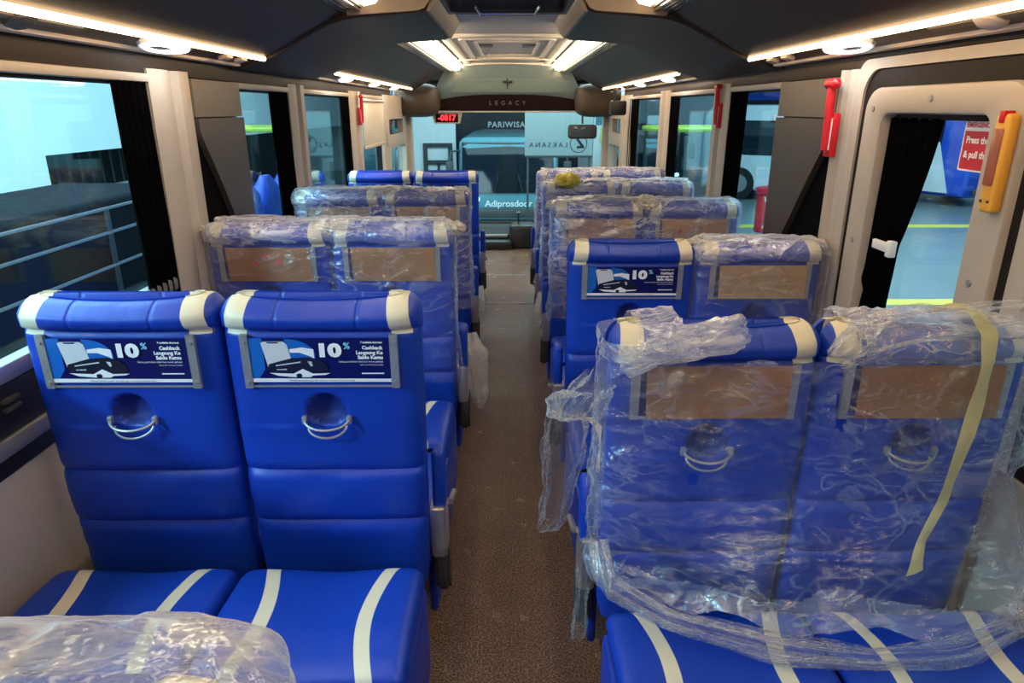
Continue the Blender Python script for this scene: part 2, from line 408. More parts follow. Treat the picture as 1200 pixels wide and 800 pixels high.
# cream pillars, each fluted
def pillar(name, s, y0, y1, z0=0.5, z1=1.62):
    bm = B(); d = y1 - y0
    prof = [(WX + 0.05, y0), (WX - 0.012, y0), (WX - 0.022, y0 + d * 0.12), (WX - 0.022, y0 + d * 0.42), (WX - 0.010, y0 + d * 0.5),
            (WX - 0.010, y0 + d * 0.56), (WX - 0.030, y0 + d * 0.64), (WX - 0.030, y0 + d * 0.9), (WX - 0.015, y1), (WX + 0.05, y1)]
    prism(bm, [(s * p[0], p[1]) for p in prof], 'z', z0, z1)
    return struct(name, bm, 'creamwall', angle=30)
n = 2
for s, lst in ((-1, [(2.32, 2.60), (3.78, 4.03), (5.2, 5.55)]), (1, [(2.35, 2.46), (3.70, 3.94), (5.05, 5.33), (6.75, 7.15)])):
    for a, b in lst:
        pillar('trim_%d' % n, s, a, b); n += 1
# taupe moulded covers between the first pillars and the second windows
def cover(s, y0, y1, name):
    root = empty(name, (0, 0, 0), kind='structure')
    bm = B()
    prism(bm, [(y0, 0.55), (y1, 0.55), (y1, 1.60), (y0, 1.60)], 'x', s * (WX + 0.05), s * (WX + 0.005))
    prism(bm, [(y0, 1.47), (y1, 1.47), (y1, 1.60), (y0, 1.60)], 'x', s * (WX + 0.0), s * (WX - 0.028))
    obj('cover_top', bm, 'panel', root)
    bm = B(); d = y1 - y0
    pts = [(y1 - 0.005, 1.465), (y0 + 0.0, 1.465)]
    for k in range(13):
        t = k / 12
        pts.append((y0 + d * min(0.95, 1.02 * t ** 1.15 + 0.03 * math.sin(2 * PI * t)), 1.42 - 0.62 * t))
    pts += [(y1 - 0.005, 0.72)]
    prism(bm, pts, 'x', s * (WX + 0.0), s * (WX - 0.035))
    bmesh.ops.recalc_face_normals(bm, faces=bm.faces)
    bmesh.ops.triangulate(bm, faces=[f for f in bm.faces if len(f.verts) > 4])
    obj('cover_inset', bm, 'panel2', root)
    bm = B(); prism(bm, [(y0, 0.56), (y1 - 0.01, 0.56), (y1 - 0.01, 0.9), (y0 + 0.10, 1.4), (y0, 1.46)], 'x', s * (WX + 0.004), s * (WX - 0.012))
    obj('cover_black_board', bm, 'curtain', root)  # black board behind the inset, showing below its diagonal edge
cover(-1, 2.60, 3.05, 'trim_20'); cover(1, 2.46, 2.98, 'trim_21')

def window(idx, s, y0, y1, z0=0.70, z1=1.60, pane='glass', fr=0.03, lower_rails=False, blk0=0.0, blk1=0.0, head=True):
    root = empty('window_%d' % idx, (s * WX, (y0 + y1) / 2, z0), kind='structure')
    def L_(bmm): bmesh.ops.translate(bmm, verts=bmm.verts, vec=(-s * WX, -(y0 + y1) / 2, -z0)); return bmm
    bm = B(); ring(bm, rrect(y0, y1, z0, z1, 0.005, 3), rrect(y0 + fr + blk0, y1 - fr - blk1, z0 + fr, z1 - fr, 0.02, 3), 'x', s * (WX + 0.01), s * (WX + 0.05))
    obj('window_frame', L_(bm), 'rubber', root, angle=30)
    bm = B(); a, b = sorted((s * (WX + 0.035), s * (WX + 0.040))); box(bm, a, b, y0 + 0.004, y1 - 0.004, z0 + 0.004, z1 - 0.004)
    obj('pane', L_(bm), pane, root, smooth=False)
    if head:
        bm = B(); a, b = sorted((s * (WX - 0.018), s * (WX + 0.03))); box(bm, a, b, y0, y1, z1 - 0.022, z1 + 0.004, 0.006)
        obj('head_rail', L_(bm), 'creamwall', root)
    if lower_rails:
        bm = B()
        for zz in (0.93, 0.765):
            a, b = sorted((s * (WX - 0.012), s * (WX + 0.03))); box(bm, a, b, y0, y1, zz - 0.022, zz + 0.022, 0.008)
        obj('slide_rail', L_(bm), 'alu', root)
        bm = B(); a, b = sorted((s * (WX - 0.005), s * (WX + 0.034))); box(bm, a, b, y0, y1, 0.79, 0.905, 0.004)
        box(bm, a, b, y0, y1, 0.70, 0.742, 0.004)
        obj('lower_panel', L_(bm), 'blackplastic', root)
        bm = B(); a, b = sorted((s * (WX - 0.016), s * (WX - 0.004)))
        for k in range(2): box(bm, a, b, 1.42, 1.47, 0.845 + k * 0.02, 0.855 + k * 0.02, 0.001)
        obj('latch', L_(bm), 'darkgrey', root)
    return root
window(1, -1, -1.2, 2.32, lower_rails=True, blk1=0.05)
window(2, -1, 3.05, 3.78); window(3, -1, 4.03, 5.2); window(4, -1, 5.55, 6.55)
window(5, 1, 2.98, 3.70); window(6, 1, 3.94, 5.05); window(7, 1, 5.33, 6.75); window(8, 1, -1.2, 1.40)
# front left: cream entrance door with its cut-outs, front pillars
def front_side(idx, s):
    root = empty('door_%d' % idx, (s * WX, 7.3, 0.2), kind='structure')
    bm = B(); x0, x1 = s * (WX + 0.03), s * (WX - 0.01)
    outer = rrect(6.6, 8.1, 0.1, 1.62, 0.02, 4); 
    ring(bm, outer, rrect(6.95, 7.95, 0.75, 1.13, 0.04, 4), 'x', x0, x1)
    ring(bm, rrect(6.72, 7.98, 1.16, 1.42, 0.03, 4), rrect(6.85, 7.75, 1.26, 1.40, 0.03, 4), 'x', s * (WX + 0.0), s * (WX - 0.02))
    bmesh.ops.translate(bm, verts=bm.verts, vec=(-s * WX, -7.3, -0.2))
    obj('door_frame', bm, 'creamwall', root, angle=30)
    bm = B(); a, b = sorted((s * (WX - 0.014), s * (WX - 0.008))); box(bm, a, b, 6.82, 7.78, 1.24, 1.42, 0.002)
    bmesh.ops.translate(bm, verts=bm.verts, vec=(-s * WX, -7.3, -0.2)); obj('upper_pane', bm, 'busglass', root)
    bm = B(); a, b = sorted((s * (WX + 0.012), s * (WX + 0.018))); box(bm, a, b, 6.9, 8.0, 0.7, 1.18, 0.002)
    bmesh.ops.translate(bm, verts=bm.verts, vec=(-s * WX, -7.3, -0.2)); obj('pane', bm, 'glass', root)
front_side(1, -1); front_side(2, 1)
# blind on window 4
t = empty('roller_blind', (-WX + 0.03, 6.0, 1.55), label='cream roller blind half pulled down over the last left window', cat='blind')
bm = B(); box(bm, -0.004, 0.0, -0.43, 0.50, -0.34, 0.0, 0.001); obj('blind_cloth', bm, 'blind', t)
bm = B(); box(bm, -0.008, 0.006, -0.43, 0.50, -0.36, -0.335, 0.004); obj('bottom_bar', bm, 'creamwall', t)
bm = B(); tube(bm, [(0, -0.43, 0.01), (0, 0.5, 0.01)], 0.014); obj('roller', bm, 'creamwall', t)

# ------------------------------------------------------------------ ceiling
bm = B()
for (y0, y1, z) in ((Y0, 3.05, 1.95), (3.05, 4.15, 1.95), (4.15, 7.76, 1.95)):
    box(bm, -0.72, 0.72, y0, y1, z, z + 0.03)
box(bm, -0.70, -0.46, Y0, 7.76, 1.925, 1.95, 0.004); box(bm, 0.46, 0.70, Y0, 7.76, 1.925, 1.95, 0.004)
ceil = struct('ceiling', bm, 'ceiling')
# arches and recessed panel on the headliner
bm = B()
for y0 in (4.75, 6.9, 7.66):
    pts = []
    for k in range(13):
        t = -1 + 2 * k / 12; pts.append((0.5 * t, 1.915 + 0.022 * (1 - t * t)))
    pts = pts + [(0.5, 1.952), (-0.5, 1.952)]
    prism(bm, pts, 'y', y0, y0 + 0.07)
obj('cross_moulding', bm, 'ceiling2', ceil)
bm = B()
for (hx, y0, y1, r_, dz, w) in ((0.33, 4.95, 6.8, 0.05, 0.018, 0.035), (0.24, 5.2, 6.5, 0.04, 0.012, 0.025)):
    ring(bm, rrect(-hx, hx, y0, y1, r_), rrect(-hx + w, hx - w, y0 + w, y1 - w, r_ * 0.6), 'z', 1.95, 1.95 - dz)
obj('recess_moulding', bm, 'ceiling2', ceil)
bm = B()
for s in (-1, 1): box(bm, s * 0.16 - 0.05, s * 0.16 + 0.05, 5.5, 5.7, 1.942, 1.951, 0.006)
obj('ceiling_speaker', bm, 'panel', ceil)
bm = B()
for s in (-1, 1): box(bm, s * 0.41 - 0.035, s * 0.41 + 0.035, 4.9, 7.6, 1.935, 1.951, 0.006)
obj('side_moulding', bm, 'ceiling2', ceil)
# roof hatch over the aisle
t = empty('roof_hatch', (0, 3.0, 1.95), label='dark glass roof hatch in the ceiling above the aisle', cat='hatch')
bm = B(); ring(bm, rrect(-0.31, 0.31, -0.62, 0.55, 0.06), rrect(-0.26, 0.26, -0.56, 0.49, 0.05), 'z', 0.0, -0.03); obj('hatch_frame', bm, 'darkgrey', t)
bm = B(); box(bm, -0.275, 0.275, -0.58, 0.51, -0.014, -0.004, 0.003); obj('hatch_pane', bm, 'hatchglass', t)
bm = B(); tube(bm, [(-0.14, 0.36, -0.02), (-0.12, 0.36, -0.05), (0.12, 0.36, -0.05), (0.14, 0.36, -0.02)], 0.008, 8); obj('hatch_handle', bm, 'chrome', t)

# overhead racks: dark fascia, brown underside, warm strip
FAS = [(1.00, 1.700), (0.965, 1.708), (0.92, 1.728), (0.86, 1.762), (0.79, 1.800), (0.72, 1.832), (0.665, 1.862), (0.66, 1.872), (0.70, 1.95)]
def rack(s, y0, y1, led, side):
    far = y0 > 3
    t = empty('overhead_rack', (s * 0.9, (y0 + y1) / 2, 1.7), label=('dark curved overhead panel with warm strip, %s side, %s' % (side, 'front half of the bus' if far else 'nearest the camera')), cat='overhead panel')
    off = (-s * 0.9, -(y0 + y1) / 2, -1.7)
    def fin(name, bm, m, par=t, **k):
        bmesh.ops.translate(bm, verts=bm.verts, vec=off); return obj(name, bm, m, par, **k)
    bm = B(); pts = [(s * x, z) for x, z in FAS] + [(s * 1.0, 1.95)]
    prism(bm, pts, 'y', y0, y1); fin('fascia', bm, 'rack', angle=35)
    bm = B(); prism(bm, [(s * 1.0, 1.703), (s * 1.10, 1.672), (s * 1.19, 1.69), (s * 1.19, 1.95), (s * 1.0, 1.95)], 'y', y0, y1)
    fin('underside', bm, 'rackbrown')
    bm = B(); prism(bm, [(s * 1.095, 1.676), (s * 1.100, 1.664), (s * 1.125, 1.662), (s * 1.135, 1.675)], 'y', y0, y1); fin('edge_trim', bm, 'ceiling2')
    bm = B(); tube(bm, [(s * 0.995, led[0], 1.691), (s * 0.995, led[1], 1.691)], 0.009, 10); fin('light_strip', bm, 'led')
    bm = B()
    for e in led[::-1] if False else (led[1],) if not far else (led[0],):
        d = 0.16 if e == led[1] else -0.16
        if e < 0: continue
        tube(bm, [(s * 0.997, e, 1.699), (s * 1.01, e + d, 1.70)], [0.010, 0.002], 8)
    fin('strip_end_cap', bm, 'ceiling2')
    # trough with chrome louvres beside the ceiling light
    bm = B(); prism(bm, [(s * 0.66, 1.868), (s * 0.58, 1.880), (s * 0.58, 1.95), (s * 0.70, 1.95)], 'y', y0, y1 if not far else 8.0); fin('trough', bm, 'ceiling')
    bm = B()
    for k in range(4): prism(bm, [(s * (0.655 - k * 0.02), 1.862 + k * 0.002), (s * (0.645 - k * 0.02), 1.862 + k * 0.002), (s * (0.645 - k * 0.02), 1.874), (s * (0.655 - k * 0.02), 1.874)], 'y', y0 + 0.02, y1 - 0.02)
    fin('louvre', bm, 'chrome', angle=20)
    bm = B(); prism(bm, [(s * 0.575, 1.888), (s * 0.56, 1.878), (s * 0.515, 1.888), (s * 0.50, 1.905), (s * 0.50, 1.926), (s * 0.575, 1.926)], 'y', max(y0, -1.2) + 0.02, 2.95 if not far else 8.0)
    fin('ceiling_light', bm, 'tube')
    return t
for s, side in ((-1, 'left'), (1, 'right')):
    rack(s, Y0, 3.05, (Y0, 3.02), side); rack(s, 4.12, 7.75, (4.25, 7.55), side)
# reading lights, vents, speaker on the underside (z 1.672 - 1.703)
def under(s, x): return 1.703 - (x - 1.0) * 0.31
def reading(s, y, lab, scale=1.0):
    t = empty('reading_light', (s * 1.05, y, under(s, 1.05)), label=lab, cat='light')
    bm = B(); pts = []
    for k in range(24):
        a = 2 * PI * k / 24; pts.append((0.042 * math.cos(a), 0.155 * scale * math.sin(a)))
    prism(bm, pts, 'z', -0.001, -0.011); obj('housing', bm, 'white', t)
    bm = B(); o1 = []; o2 = []
    for k in range(24):
        a = 2 * PI * k / 24; o1.append((0.036 * math.cos(a), 0.14 * scale * math.sin(a)))
        o2.append((0.016 * math.cos(a) + 0.006 * s, 0.07 * scale * math.sin(a) - 0.03))
    ring(bm, o1, o2, 'z', -0.010, -0.016); obj('lens', bm, 'spot', t)
    bm = B(); prism(bm, [(p[0] * 0.9, p[1] * 0.9) for p in o2], 'z', -0.009, -0.013); obj('switch', bm, 'darkgrey', t)
    t.rotation_euler = (0, s * 0.3, 0)
    return t
for s, side in ((-1, 'left'), (1, 'right')):
    reading(s, 2.28, 'white oval reading light under the near %s overhead panel' % side)
    for k, w in enumerate(('nearest the camera', 'in the middle', 'nearest the windscreen')):
        reading(s, (4.75, 5.75, 6.75)[k], 'white oval reading light under the far %s panel, the one %s' % (side, w))
    t = empty('air_vent', (s * 1.05, 1.62, under(s, 1.05)), label='round dark air nozzle under the near %s overhead panel' % side, cat='air vent')
    t.rotation_euler = (0, s * 0.3, 0)
    bm = B(); tube(bm, [(0, 0, 0.0), (0, 0, -0.012), (0, 0, -0.022)], [0.036, 0.034, 0.02], 20); obj('nozzle', bm, 'darkgrey' if s < 0 else 'ceiling', t)
    bm = B(); box(bm, -0.012, 0.012, -0.20, 0.22, -0.007, 0.0, 0.003); obj('vent_bar', bm, 'panel', t)
    for yy in (2.75, 2.9):
        t = empty('call_button', (s * 1.05, yy, under(s, 1.05)), label='small cream bracket under the near %s panel, %s its strip end' % (side, 'just before' if yy < 2.8 else 'at'), cat='bracket')
        t.rotation_euler = (0, s * 0.3, 0)
        bm = B(); box(bm, -0.018, 0.018, -0.03, 0.03, -0.016, 0.0, 0.005); obj('bracket_body', bm, 'ceiling', t)
# bulkhead beams across the racks
for s, side in ((-1, 'left'), (1, 'right')):
    t = empty('bulkhead_beam', (s * 0.6, 3.6, 1.8), label='brown bulkhead step closing the overhead panels on the %s' % side, cat='bulkhead')
    def fin(name, bm, m, **k):
        bmesh.ops.translate(bm, verts=bm.verts, vec=(-s * 0.6, -3.6, -1.8)); return obj(name, bm, m, t, **k)
    prof = [(0.27, 1.95), (0.285, 1.925), (0.30, 1.90), (0.32, 1.875), (0.35, 1.862), (0.42, 1.858), (0.60, 1.846), (0.66, 1.838)] + [(x, z - 0.012) for x, z in FAS[5::-1]] + [(1.05, 1.672), (1.10, 1.655), (1.19, 1.66), (1.19, 1.95)]
    bm = B(); prism(bm, [(s * x, z) for x, z in prof], 'y', 3.03, 4.16); fin('beam_body', bm, 'rack', angle=35)
    bm = B(); prism(bm, [(s * x, z) for x, z in ((0.29, 1.935), (0.33, 1.880), (0.36, 1.870), (0.64, 1.852), (0.66, 1.95))], 'y', 3.005, 3.03); fin('front_plate', bm, 'beam')
    bm = B(); prism(bm, [(s * x, z) for x, z in ((0.262, 1.95), (0.277, 1.922), (0.292, 1.896), (0.312, 1.869), (0.325, 1.869), (0.29, 1.95))], 'y', 3.02, 4.14); fin('end_cheek', bm, 'beam')
# front header pods
for s, side in ((-1, 'left'), (1, 'right')):
    bm = B(); rings = []
    for k in range(17):
        t_ = k / 16; y = 7.76 + 0.38 * t_; sc_ = (1 - (2 * t_ - 1) ** 4) ** 0.4 if 0 < k < 16 else 0.35
        rr = []
        for j in range(32):
            a = 2 * PI * j / 32
            rr.append((s * (0.985 + 0.25 * sc_ * sgnp(math.cos(a), 0.6)), y, 1.583 + 0.175 * sc_ * sgnp(math.sin(a), 0.6)))
        rings.append(rr)
    loft(bm, rings); tag(obj('header_pod', bm, 'rackbrown'), 'rounded brown pod under the overhead panel, %s of the windscreen' % side, 'header pod')
# front header with hatch screen and LEGACY panel
t = empty('front_header', (0, 7.95, 1.6), label='grey front header with pale screen and dark lettered panel above windscreen', cat='front header')
def fin(name, bm, m, par=t, **k):
    bmesh.ops.translate(bm, verts=bm.verts, vec=(0, -7.95, -1.6)); return obj(name, bm, m, par, **k)
bm = B(); pts = []
for k in range(9):
    a = k / 8; pts.append((7.79 + 0.31 * a, 1.93 - 0.36 * a ** 1.3))
rings = [[(-0.62 - 0.25 * (i / 8), y, z) for i, (y, z) in enumerate(pts)], [(-0.45 - 0.3 * (i / 8), y, z + 0.01) for i, (y, z) in enumerate(pts)], [(0.45 + 0.3 * (i / 8), y, z + 0.01) for i, (y, z) in enumerate(pts)], [(0.62 + 0.25 * (i / 8), y, z) for i, (y, z) in enumerate(pts)]]
loft(bm, rings, False, False, closed=False); bmesh.ops.solidify(bm, geom=bm.faces[:], thickness=0.02); fin('header_shell', bm, 'hood', angle=60)
def hy(z): return 8.02 - (z - 1.63) * 0.8
bm = B(); rings = [[(-0.52 + 0.06 * k, hy(z) - 0.035, z) for z in (1.70,)] for k in (0,)]
q = [(-0.60, 1.665), (0.60, 1.665), (0.52, 1.80), (-0.52, 1.80)]
f0 = [bm.verts.new((x, hy(z) - 0.06, z)) for x, z in q]; f1 = [bm.verts.new((x, hy(z) - 0.03, z)) for x, z in q]
bm.faces.new(f0); bm.faces.new(f1[::-1])
for i in range(4): bm.faces.new((f0[i], f0[(i + 1) % 4], f1[(i + 1) % 4], f1[i]))
scr = fin('header_screen', bm, 'hatch')
bm = B(); tube(bm, [(0, hy(1.80) - 0.075, 1.80), (0, hy(1.70) - 0.075, 1.70)], 0.006); tube(bm, [(-0.05, hy(1.77) - 0.075, 1.77), (0.05, hy(1.77) - 0.075, 1.77)], 0.012)
fin('screen_latch', bm, 'darkgrey')
bm = B(); pts = [(-0.80, 1.475), (0.80, 1.475), (0.86, 1.53)] + [(0.86 - 1.72 * k / 12, 1.56 + 0.085 * (1 - abs(1 - k / 6) ** 3)) for k in range(13)] + [(-0.86, 1.53)]
prism(bm, pts, 'y', 7.93, 7.98); fin('letter_panel', bm, 'dkred')
bm = B(); text_bm(bm, 'LEGACY', 0.062, lambda u, v, w: (u, 7.926, 1.555 + v), space=2.1); fin('lettering', bm, 'greyletter', smooth=False)
bm = B(); box(bm, -0.83, 0.83, 7.93, 7.97, 1.458, 1.474, 0.004); fin('lower_lip', bm, 'creamwall')

# ------------------------------------------------------------------ windscreen and dash
root = empty('window_9', (0, Y1, 0.2), kind='structure')
bm = B(); box(bm, -1.18, 1.18, 0, 0.006, 0.0, 1.6); obj('pane', bm, 'screen', root)
bm = B(); ring(bm, rrect(-1.24, 1.24, -0.06, 1.66, 0.04), rrect(-1.12, 1.12, 0.03, 1.56, 0.06), 'y', 0.0, 0.04); obj('window_frame', bm, 'rubber', root)
bm = B()
for s in (-1, 1): box(bm, s * 1.13 - 0.05, s * 1.13 + 0.05, 8.08, 8.2, 0.2, 1.6, 0.02)
struct('trim_30', bm, 'creamwall')
bm = B(); box(bm, -1.24, 1.24, 8.18, 8.28, -0.1, 0.22, 0.01); struct('wall_front', bm, 'blackplastic')
t = empty('dashboard', (0, 7.92, 0.0), label='low black dashboard below the windscreen at the aisle end', cat='dashboard')
bm = B(); pts = [(-0.18, 0), (0.18, 0), (0.20, 0.17), (0.12, 0.22), (-0.06, 0.21), (-0.16, 0.14)]
prism(bm, pts, 'x', -1.0, 1.05); obj('dash_body', bm, 'blackplastic', t, angle=30)
bm = B(); box(bm, 0.02, 0.32, -0.30, -0.02, 0.0, 0.27, 0.05); obj('gear_console', bm, 'blackplastic', t)
bm = B(); tube(bm, [(0.12, -0.16, 0.25), (0.12, -0.20, 0.36), (0.12, -0.21, 0.40)], [0.01, 0.01, 0.028]); obj('gear_lever', bm, 'darkgrey', t)
bm = B(); box(bm, -0.3, 0.05, -0.36, -0.22, 0.0, 0.1, 0.03); obj('engine_cover', bm, 'blackplastic', t)
bm = B(); box(bm, -0.45, 0.0, -0.19, -0.165, 0.11, 0.145, 0.008); obj('chrome_strip', bm, 'alu', t)
# mirror, destination clock, side speaker
t = empty('interior_mirror', (0.83, 7.9, 1.46), label='black interior mirror hanging at the top right of the windscreen', cat='mirror')
bm = B(); tube(bm, [(0, 0.05, 0.02), (0, 0.03, -0.12)], 0.01); obj('stem', bm, 'blackplastic', t)
bm = B(); box(bm, -0.16, 0.16, -0.01, 0.04, -0.28, -0.13, 0.035, seg=4); obj('mirror_housing', bm, 'darkgrey', t)
bm = B(); box(bm, -0.13, 0.13, -0.014, -0.008, -0.262, -0.148, 0.002); obj('mirror_glass', bm, 'hatchglass', t)
t = empty('clock_display', (-0.67, 7.95, 1.40), label='red digit display in a white housing at the upper left windscreen corner', cat='display')
bm = B(); prism(bm, [(-0.17, 0.06), (0.17, 0.06), (0.14, -0.06), (-0.14, -0.06)], 'y', 0.0, 0.05); obj('housing', bm, 'creamwall', t)
bm = B(); box(bm, -0.125, 0.125, -0.006, 0.0, -0.045, 0.045, 0.002); obj('screen', bm, 'dkred', t)
bm = B(); text_bm(bm, '-0817', 0.085, lambda u, v, w: (u, -0.008, v), bold=0.003); obj('digits', bm, 'ledred', t, smooth=False)
t = empty('side_camera', (1.0, 6.6, 1.57), label='small black bracketed box under the right overhead panel by the front pillar', cat='speaker')
bm = B(); box(bm, -0.06, 0.08, -0.08, 0.08, -0.13, 0.0, 0.02); obj('box_body', bm, 'blackplastic', t)
bm = B(); box(bm, -0.03, 0.03, -0.05, 0.05, 0.0, 0.11, 0.01); obj('bracket', bm, 'blackplastic', t)

# ------------------------------------------------------------------ emergency door (right, near)
X = WX
root = empty('door_3', (X, 1.9, 0.2), kind='structure')
def fin(name, bm, m, par=root, **k):
    bmesh.ops.translate(bm, verts=bm.verts, vec=(-X, -1.9, -0.2)); return obj(name, bm, m, par, **k)
bm = B(); ring(bm, rrect(1.44, 2.35, 0.2, 1.645, 0.06), rrect(1.50, 2.30, 0.26, 1.615, 0.08), 'x', X - 0.02, X + 0.05); fin('outer_frame', bm, 'creamwall', angle=30)
bm = B(); ring(bm, rrect(1.495, 2.305, 0.255, 1.618, 0.08), rrect(1.57, 2.20, 0.34, 1.53, 0.06), 'x', X - 0.012, X + 0.012); fin('gasket', bm, 'rubber', angle=30)
def rr_(e, i_): return rrect(1.54 + e, 2.245 - e, 0.3 + e, 1.56 - e, 0.07 - e) if i_ == 0 else rrect(1.655 - e, 2.14 + e, 0.62 - e, 1.485 + e, 0.035 + e)
bm = B(); rings_ax(bm, [(rr_(0, 0), X + 0.02), (rr_(0, 0), X - 0.026), (rr_(0.003, 0), X - 0.032), (rr_(0.010, 0), X - 0.035), (rr_(0.014, 1), X - 0.035), (rr_(0.004, 1), X - 0.031), (rr_(0, 1), X - 0.022), (rr_(0, 1), X + 0.02)], 'x')
fin('door_leaf', bm, 'creamwall', angle=40)
bm = B(); box(bm, X + 0.015, X + 0.02, 1.63, 2.16, 0.6, 1.5); fin('pane', bm, 'doorglass')
bm = B(); box(bm, X + 0.0, X + 0.024, 1.50, 2.30, 1.47, 1.50, 0.003); fin('pane_header', bm, 'rubber')
bm = B()
for (y, z) in ((2.19, 1.50), (2.19, 1.1), (2.19, 0.8), (1.6, 1.1), (1.6, 0.85), (1.9, 1.525)):
    tube(bm, [(X - 0.034, y, z), (X - 0.039, y, z)], 0.009, 10)
fin('screw', bm, 'alu')
# curtain in the door opening
def curtain(name, x, s, y0, y1, z0, z1, label, pinch=None, folds=6, amp=0.012):
    bm = B(); n = 60; m = 30; rings = []
    for j in range(m + 1):
        z = z1 + (z0 - z1) * j / m; rr = []
        if pinch:
            zp, wp, shift = pinch; k = math.exp(-((z - zp) / 0.16) ** 2) if z > zp else math.exp(-((z - zp) / 0.35) ** 2)
            a = y1 - (y1 - y0) * (1 - k * (1 - wp)); b = y1
            if z < zp: a -= 0; 
        else: a, b = y0, y1
        for i in range(n + 1):
            u = i / n; rr.append((x + s * amp * math.sin(u * folds * 2 * PI + 0.6 * math.sin(z * 5)), a + (b - a) * u, z))
        rings.append(rr)
    loft(bm, rings, False, False, closed=False); bmesh.ops.solidify(bm, geom=bm.faces[:], thickness=0.003)
    return obj(name, bm, 'curtain')
t = empty('door_curtain', (X, 2.1, 1.48), label='black curtain gathered by a white strap inside the emergency door window', cat='curtain')
bm = B(); rings = []
for j in range(41):
    z = 1.475 - 0.9 * j / 40; rr = []
    # leading edge: wide at the top, pinched at z 1.03, a little wider below
    tt = (1.475 - z)
    if z > 1.11: lead = 1.885 + (1.99 - 1.885) * min(1, (tt / 0.365)) ** 1.3
    else: lead = 1.99 + 0.01 * min(1, (1.11 - z) / 0.3)
    for i in range(49):
        u = i / 48; rr.append((-0.002 + 0.010 * math.sin(u * 5 * 2 * PI + 0.8 * math.sin(z * 6)), lead + (2.138 + (0.06 if z < 1.03 else 0) * min(1, (1.03 - z) / 0.3) - lead) * u - 2.1, z - 1.48))
    rings.append(rr)
loft(bm, rings, False, False, closed=False); bmesh.ops.solidify(bm, geom=bm.faces[:], thickness=0.003); obj('curtain_cloth', bm, 'curtain', t)
bm = B(); box(bm, -0.030, -0.016, -0.13, -0.02, -0.385, -0.357, 0.004); box(bm, -0.036, -0.014, -0.135, -0.11, -0.395, -0.347, 0.004); obj('strap', bm, 'white', t)
# sticker on the pane
t = empty('emergency_sticker', (X + 0.012, 1.735, 1.415), label='red EMERGENCY sticker on the door pane behind the amber handle box', cat='sticker')
bm = B(); box(bm, -0.001, 0.001, -0.085, 0.07, -0.065, 0.065); obj('sticker_sheet', bm, 'redsign', t)
bm = B(); ring(bm, rrect(-0.085, 0.07, -0.065, 0.065, 0.004, 2), rrect(-0.081, 0.066, -0.061, 0.061, 0.004, 2), 'x', -0.0018, -0.001); box(bm, -0.002, -0.001, -0.080, 0.065, 0.032, 0.060); obj('sticker_border', bm, 'white', t)
bm = B(); text_bm(bm, 'EMERGENCY DOOR', 0.0165, lambda u, v, w: (-0.0026, 0.062 - u, 0.046 + v), align='LEFT', bold=0.0006); obj('sticker_title', bm, 'redsign', t, smooth=False)
bm = B(); text_bm(bm, 'Press the button', 0.023, lambda u, v, w: (-0.0026, 0.055 - u, 0.010 + v), align='LEFT', bold=0.0008); text_bm(bm, '& pull the handle', 0.023, lambda u, v, w: (-0.0026, 0.055 - u, -0.025 + v), align='LEFT', bold=0.0008); obj('sticker_words', bm, 'white', t, smooth=False)
# amber opener box
t = empty('emergency_handle_box', (X - 0.035, 1.565, 1.39), label='amber emergency handle box screwed to the door frame', cat='handle box')
bm = B(); box(bm, -0.030, 0.0, -0.020, 0.024, -0.115, 0.10, 0.009, seg=3); obj('box_body', bm, 'amber', t)
bm = B(); box(bm, -0.034, -0.026, -0.012, 0.019, -0.055, 0.068, 0.003); obj('cover_window', bm, 'amberdark', t)
bm = B(); box(bm, -0.034, -0.008, -0.006, 0.010, 0.080, 0.106, 0.003); obj('red_latch', bm, 'red', t)['label'] = 'red latch'
bm = B(); tube(bm, [(-0.029, -0.010, -0.09), (-0.033, -0.010, -0.09)], 0.003, 8); obj('screw', bm, 'darkgrey', t)
bm = B(); tube(bm, [(-0.029, 0.014, -0.09), (-0.033, 0.014, -0.09)], 0.003, 8); obj('screw', bm, 'darkgrey', t)

# hammers
def hammer(x, y, z, s, label, k=1.0, grp=None):
    t = empty('safety_hammer', (x, y, z), label=label, cat='hammer')
    d = -s
    bm = B(); box(bm, min(0, d * 0.02 * k), max(0, d * 0.02 * k), -0.022 * k, 0.022 * k, -0.12 * k, 0.005, 0.004); obj('holder', bm, 'red', t)
    bm = B(); tube(bm, [(d * 0.026 * k, 0, -0.10 * k), (d * 0.028 * k, 0, 0.04 * k), (d * 0.028 * k, 0, 0.075 * k)], [0.011 * k, 0.013 * k, 0.012 * k], 12); obj('hammer_handle', bm, 'red', t)
    bm = B(); tube(bm, [(d * 0.028 * k, -0.035 * k, 0.085 * k), (d * 0.028 * k, -0.024 * k, 0.085 * k), (d * 0.028 * k, 0.024 * k, 0.085 * k), (d * 0.028 * k, 0.035 * k, 0.085 * k)], [0.003, 0.015 * k, 0.015 * k, 0.003], 12); obj('hammer_head', bm, 'red', t)
    bm = B(); box(bm, min(d * 0.018 * k, d * 0.022 * k), max(d * 0.018 * k, d * 0.022 * k), -0.016 * k, -0.004 * k, -0.1 * k, -0.01 * k); obj('hammer_label', bm, 'white', t)
hammer(WX - 0.03, 2.43, 1.48, 1, 'red safety hammer on the cream pillar beside the emergency door', 1.15)
hammer(WX - 0.02, 3.80, 1.52, 1, 'red safety hammer on the right-hand pillar farther forward')
hammer(-WX + 0.03, 5.42, 1.50, -1, 'red safety hammer on the left pillar beside the roller blind')
